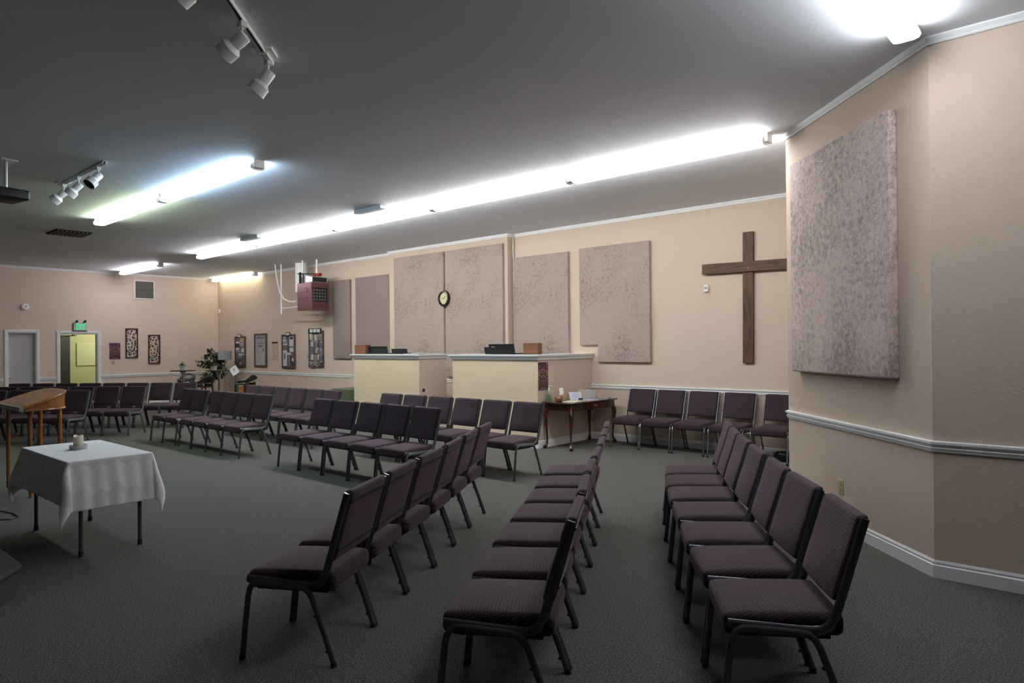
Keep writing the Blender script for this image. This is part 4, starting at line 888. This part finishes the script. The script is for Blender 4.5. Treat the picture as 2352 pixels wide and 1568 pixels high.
# carpeted stage step
t = thing('stage', 'low carpeted stage corner at the lower left edge', 'stage', (-6.0, 0, 0))
MB().prism([(0.57, 1.22), (-3.5, 1.22), (-3.5, -2.5), (3.4, -2.5), (3.4, -1.02)][::-1], 0, 0.171).build('riser', M_stage, t)
MB().prism([(0.60, 1.245), (-3.5, 1.245), (-3.5, -2.5), (3.45, -2.5), (3.45, -1.04)][::-1], 0.171, 0.21).build('top_board', M_stage, t, bevel=0.015, seg=3)
# cable loop by the lectern foot
tag(MB().tube([(-8.2, 1.55, 0.006), (-8.0, 1.62, 0.006), (-7.88, 1.72, 0.006), (-7.95, 1.80, 0.006), (-8.15, 1.80, 0.006), (-8.4, 1.74, 0.006)], 0.005, n=6).build('floor_cable', M_bmatte, None, True), 'thin dark cable looped on the carpet at the left edge', 'cable')

# ------------------------------------------------------------------ bowl and rug behind the angled wall
t = thing('black_bowl', 'black shallow bowl of dark pebbles on the floor behind the angled wall', 'bowl', (-3.23, 9.33, 0.0))
MB().lathe([(0.14, 0.03), (0.21, 0.05), (0.235, 0.08), (0.235, 0.12), (0.215, 0.13), (0.205, 0.10), (0.0, 0.09)], n=40).build('bowl', M_black, t, True)
MB().lathe([(0.18, 0.0), (0.235, 0.0), (0.235, 0.035), (0.18, 0.035), (0.18, 0.0)], n=30).build('clear_base', mat('grey_glass', (0.35, 0.38, 0.40), 0.2, trans=0.4), t, True)
b = MB()
for i in range(90):
    a = rr.uniform(0, 2*PI); r = 0.185*math.sqrt(rr.random()); s = rr.uniform(0.012, 0.022)
    b.lathe([(0.001, -s*0.6), (s*0.8, -s*0.3), (s, 0), (s*0.7, s*0.5), (0.001, s*0.7)], (math.cos(a)*r, math.sin(a)*r, 0.115+rr.uniform(-0.01, 0.015)), 9)
pb = b.build('pebbles', mat('pebble_black', (0.015, 0.015, 0.016), 0.35), t, True); pb['kind'] = 'stuff'
tag(MB().box(-3.3, -2.52, 7.95, 8.75, 0.0, 0.016).build('patterned_rug', mat('rug_pattern', (0.22, 0.12, 0.06), 0.9, noise=(22, 0.12, (0.05, 0.03, 0.02)))), 'small brown patterned rug behind the angled wall', 'rug')

# ------------------------------------------------------------------ green covered table and carton at the left booth
t = thing('covered_table', 'table under a dark green cloth left of the half walls', 'table', (-12.15, 8.75, 0))
MB().box(-0.42, 0.42, -0.33, 0.33, 0.67, 0.70).build('tabletop', M_dark, t)
for sx in (-1, 1):
    for sy in (-1, 1): MB().box(sx*0.39-0.02, sx*0.39+0.02, sy*0.30-0.02, sy*0.30+0.02, 0, 0.67).build('leg', M_dark, t)
vs = []; fs = []; nP = 64
per = []
for k2 in range(nP):
    th = 2*PI*k2/nP; c, s = math.cos(th), math.sin(th); p = 0.22
    per.append((0.45*(1 if c > 0 else -1)*abs(c)**p, 0.36*(1 if s > 0 else -1)*abs(s)**p))
for zi, (z, g) in enumerate(((0.72, 0.97), (0.715, 1.0), (0.5, 1.02), (0.25, 1.03), (0.01, 1.05))):
    for k2, (x, y) in enumerate(per):
        wv = 1+0.02*math.sin(k2*1.4)*zi/4; vs.append((x*g*wv, y*g*wv, z))
for i in range(4):
    for j in range(nP): fs.append((i*nP+j, (i+1)*nP+j, (i+1)*nP+(j+1) % nP, i*nP+(j+1) % nP))
fs.append(tuple(range(nP)))
o = MB(Matrix.Translation((-12.15, 8.75, 0))).add(vs, fs).build('green_tablecloth', mat('green_velvet', (0.05, 0.075, 0.025), 0.8, sheen=0.4), None, True)
tag(o, 'dark green velvet cloth hanging over the table left of the half walls', 'tablecloth')
tag(MB(Matrix.Translation((-11.9, 8.85, 0.722))).prism([(-0.2, -0.15), (0.2, -0.2), (0.25, 0.2), (-0.15, 0.2)], 0, 0.035).build('brown_case', mat('case_brown', (0.05, 0.03, 0.018), 0.5), bevel=0.006), 'flat dark brown case lying on the green cloth', 'case')

# ------------------------------------------------------------------ bistro corner
def bistro(x, y, lab):
    t = thing('bistro_table', lab, 'bistro table', (x, y, 0), 0, 'round bar tables in the far corner')
    MB().lathe([(0.30, 0), (0.31, 0.004), (0.31, 0.018), (0.30, 0.022), (0, 0.022)], (0, 0, 1.0), 36).build('tabletop', M_black, t, True)
    MB().cyl((0, 0, 0.03), (0, 0, 1.0), 0.035, n=18).lathe([(0.03, -0.12), (0.09, -0.005), (0.09, 0)], (0, 0, 1.0), 18).build('pedestal', M_chrome, t, True)
    MB().lathe([(0.23, 0), (0.23, 0.01), (0.05, 0.035), (0, 0.035)], n=28).build('base', M_chrome, t, True)
bistro(-18.55, 7.85, 'round black-topped bar table nearer the far wall, fern pot on it')
bistro(-17.70, 8.42, 'round black-topped bar table beside the floor lamp, white pot on it')
def fern(x, y, z, r, hgt, potm, lab, seed, sc=1.0):
    t = thing('potted_fern', lab, 'potted plant', (x, y, z), 0, 'small potted plants on the bar tables')
    MB().lathe([(0.050*sc, 0), (0.068*sc, hgt*0.98), (0.068*sc, hgt), (0.060*sc, hgt), (0.058*sc, hgt*0.85), (0, hgt*0.85)], n=20).build('pot', potm, t, True)
    q = random.Random(seed); b = MB()
    for i in range(46):
        a = q.uniform(0, 2*PI); el = q.uniform(0.2, 1.3); Ln = q.uniform(0.6, 1.0)*r
        pts = []; wd = 0.012
        for k3 in range(6):
            f = k3/5; rad = math.cos(el)*Ln*f*(1+0.3*f); zz = hgt*0.9 + math.sin(el)*Ln*f - 0.5*Ln*f*f*(1-0.3*math.sin(el))
            pts.append(Vector((math.cos(a)*rad, math.sin(a)*rad, zz)))
        sd = Vector((-math.sin(a), math.cos(a), 0.2))
        vv = []
        for k3, p in enumerate(pts): ww = wd*(1-k3/5.5)*(0.6 if k3 % 2 else 1.3); vv += [p-sd*ww, p+sd*ww]
        b.add(vv, [(2*k3, 2*k3+1, 2*k3+3, 2*k3+2) for k3 in range(5)])
    b.build('fronds', mat('fern_green', (0.10, 0.20, 0.03), 0.5), t)
M_pot = mat('pot_white', (0.55, 0.57, 0.60), 0.4)
fern(-18.55, 7.83, 1.023, 0.24, 0.13, M_pot, 'feathery green fern in a silver-white pot on the left bar table', 4)
fern(-17.80, 8.35, 1.023, 0.19, 0.11, mat('pot_cream', (0.62, 0.62, 0.52), 0.4), 'small green plant in a cream pot on the right bar table', 9)
def stool(x, y, rz, lab):
    t = thing('bar_stool', lab, 'bar stool', (x, y, 0), rz, 'black seated bar stools in the far corner')
    # saddle seat with a low curved back: grid surface
    nu, nv = 13, 13; vs = []; fs = []
    for j in range(nv):
        for i in range(nu):
            u = -1+2*i/(nu-1); v = -1+2*j/(nv-1)      # v=+1 front, -1 back
            wd = 0.215*(1-0.12*max(0, v)) ; x_ = u*wd*(1-0.10*v*v); y_ = v*0.20
            z_ = 0.735+0.03*u*u+0.0*v
            if v < -0.2:
                k4 = (-0.2-v)/0.8; z_ += 0.17*k4**1.7*(1-0.55*u*u); y_ = v*0.20+0.03*k4
            z_ -= 0.02*max(0, v)**2
            vs.append((x_, y_, z_))
    for j in range(nv-1):
        for i in range(nu-1): a = j*nu+i; fs.append((a, a+1, a+nu+1, a+nu))
    o = MB().add(vs, fs).build('seat_shell', mat('black_leather', (0.02, 0.024, 0.024), 0.35), t, True)
    m_ = o.modifiers.new('s', 'SOLIDIFY'); m_.thickness = 0.03; m_.offset = -1
    for sx in (-1, 1):
        for sy in (-1, 1):
            MB().tube([(sx*0.15, sy*0.12, 0.72), (sx*0.215, sy*0.19, 0)], [0.024, 0.015], n=8).build('leg', M_walnut, t, True)
    MB().obox((0, 0.13, 0.62), ((1, 0, 0), (0, 1, 0), (0, 0, 1)), (0.155, 0.01, 0.016)).build('rung', M_walnut, t)
    MB().obox((0, -0.13, 0.62), ((1, 0, 0), (0, 1, 0), (0, 0, 1)), (0.155, 0.01, 0.016)).build('rung', M_walnut, t)
    for sx in (-1, 1): MB().obox((sx*0.16, 0, 0.66), ((1, 0, 0), (0, 1, 0), (0, 0, 1)), (0.01, 0.13, 0.03)).build('seat_rail', M_walnut, t)
stool(-19.30, 8.25, math.radians(-132), 'black-seated bar stool behind the left bar table')
stool(-17.45, 7.90, math.radians(105), 'black-seated bar stool between the two bar tables')
stool(-16.95, 8.80, math.radians(120), 'black-seated bar stool right of the floor lamp')
# floor lamp
t = thing('floor_lamp', 'floor lamp with a silver-grey drum shade in the far corner', 'floor lamp', (-19.02, 9.22, 0))
MB().lathe([(0.16, 0), (0.16, 0.012), (0.02, 0.03), (0, 0.03)], n=28).build('base', M_chrome, t, True)
MB().cyl((0, 0, 0.02), (0, 0, 1.52), 0.011, n=10).cyl((0, 0, 1.18), (0, 0, 1.25), 0.02, n=12).build('pole', M_chrome, t, True)
o = MB().lathe([(0.19, 1.27), (0.178, 1.52)], n=36).build('lamp_shade', mat('shade_grey', (0.33, 0.35, 0.38), 0.8, bump=(300, 0.3, 0.002)), t, True)
o.data.polygons.foreach_get; 
# remove the end discs so the shade is an open drum
import bmesh
bm = bmesh.new(); bm.from_mesh(o.data); bmesh.ops.delete(bm, geom=[f for f in bm.faces if len(f.verts) > 4], context='FACES_ONLY'); bm.to_mesh(o.data); bm.free()
sm = o.modifiers.new('s', 'SOLIDIFY'); sm.thickness = 0.004
MB().box(-0.175, 0.175, -0.004, 0.004, 1.50, 1.506).box(-0.004, 0.004, -0.175, 0.175, 1.50, 1.506).lathe([(0.01, 0), (0.012, 0.02), (0, 0.04)], (0, 0, 1.52), 8).build('shade_spider', M_chrome, t)
# ficus
t = thing('potted_tree', 'tall leafy green indoor tree in the far corner', 'potted plant', (-19.45, 9.05, 0))
MB().lathe([(0.13, 0), (0.18, 0.30), (0.18, 0.32), (0.165, 0.32), (0.16, 0.27), (0, 0.27)], n=24).build('pot', mat('pot_brown', (0.10, 0.05, 0.03), 0.5), t, True)
q = random.Random(12)
b = MB().tube([(0, 0, 0.25), (0.02, 0, 0.7), (0.05, 0.03, 1.05), (0.03, 0.02, 1.45)], [0.022, 0.018, 0.013, 0.006], n=8)
tips = []
for i in range(26):
    a = q.uniform(0, 2*PI); z0 = q.uniform(0.55, 1.35); R0 = q.uniform(0.2, 0.46)*(1-0.25*(z0-0.95)**2*4); z1 = z0+q.uniform(0.02, 0.28)
    p0 = Vector((0.03, 0.01, z0)); p2 = Vector((math.cos(a)*R0, math.sin(a)*R0, min(z1, 1.62))); p1 = (p0+p2)/2+Vector((0, 0, 0.06))
    b.tube([p0, p1, p2], [0.006, 0.004, 0.002], n=5, side=(0, 0, 1)); tips += [(p1, a), (p2, a), ((p1+p2)/2, a)]
b.build('trunk', mat('bark', (0.12, 0.07, 0.04), 0.8), t, True)
b = MB()
for (p, a) in tips:
    for k3 in range(20):
        th = q.uniform(0, 2*PI); c = p+Vector((q.uniform(-0.08, 0.08), q.uniform(-0.08, 0.08), q.uniform(-0.12, 0.06)))
        d = Vector((math.cos(th), math.sin(th), q.uniform(-1.1, 0.1))).normalized(); s_ = d.cross(Vector((0, 0, 1))).normalized(); nn = d.cross(s_); Ln = q.uniform(0.07, 0.11); wd = Ln*0.27
        pts = [c, c+d*Ln*0.35+s_*wd, c+d*Ln*0.7+s_*wd*0.8, c+d*Ln+nn*0.008, c+d*Ln*0.7-s_*wd*0.8, c+d*Ln*0.35-s_*wd, c+d*Ln*0.5-nn*0.006]
        b.add(pts, [(0, 1, 6), (1, 2, 6), (2, 3, 6), (3, 4, 6), (4, 5, 6), (5, 0, 6)])
b.build('foliage', mat('leaf_green', (0.022, 0.05, 0.018), 0.4), t)
# tilted sign on a stand
t = thing('sign_stand', 'tilted square white sign on a thin stand beside the right bar table', 'sign stand', (-17.30, 8.64, 0))
Ms = Matrix.Translation((0, 0, 1.01)) @ Matrix.Rotation(math.radians(35), 4, 'Z') @ Matrix.Rotation(math.radians(72), 4, 'X') @ Matrix.Rotation(math.radians(38), 4, 'Z')
MB(Ms).box(-0.10, 0.10, -0.12, 0.12, -0.006, 0.006).build('sign_board', M_fit, t, bevel=0.002)
text_mb('?', 0.045, 0.075, Ms @ Matrix.Translation((0, 0.02, 0.008))).build('sign_mark', inks, t)
MB().cyl((0, 0.02, 0.01), (0, 0.02, 0.98), 0.007, n=8).lathe([(0.11, 0), (0.11, 0.01), (0.01, 0.015), (0, 0.015)], (0, 0.02, 0), 20).build('pole', M_frame, t, True)
# carton with green and orange print
t = thing('printed_carton', 'dark floor box with a green and orange printed front under the stools', 'carton', (-16.25, 8.30, 0), math.radians(41))
MB().box(-0.14, 0.14, -0.1, 0.1, 0, 0.72).build('box_body', M_walnut, t, bevel=0.004)
MB().box(-0.09, 0.09, -0.104, -0.1, 0.42, 0.70).build('green_panel', mat('print_green', (0.02, 0.12, 0.05), 0.5), t)
MB().box(-0.035, 0.085, -0.107, -0.104, 0.50, 0.68).build('orange_panel', mat('print_orange', (0.35, 0.10, 0.03), 0.5), t)
MB().box(-0.03, 0.07, -0.109, -0.107, 0.665, 0.68).box(-0.03, 0.05, -0.109, -0.107, 0.54, 0.55).box(-0.085, -0.05, -0.109, -0.104, 0.43, 0.47).build('white_print', P0, t)
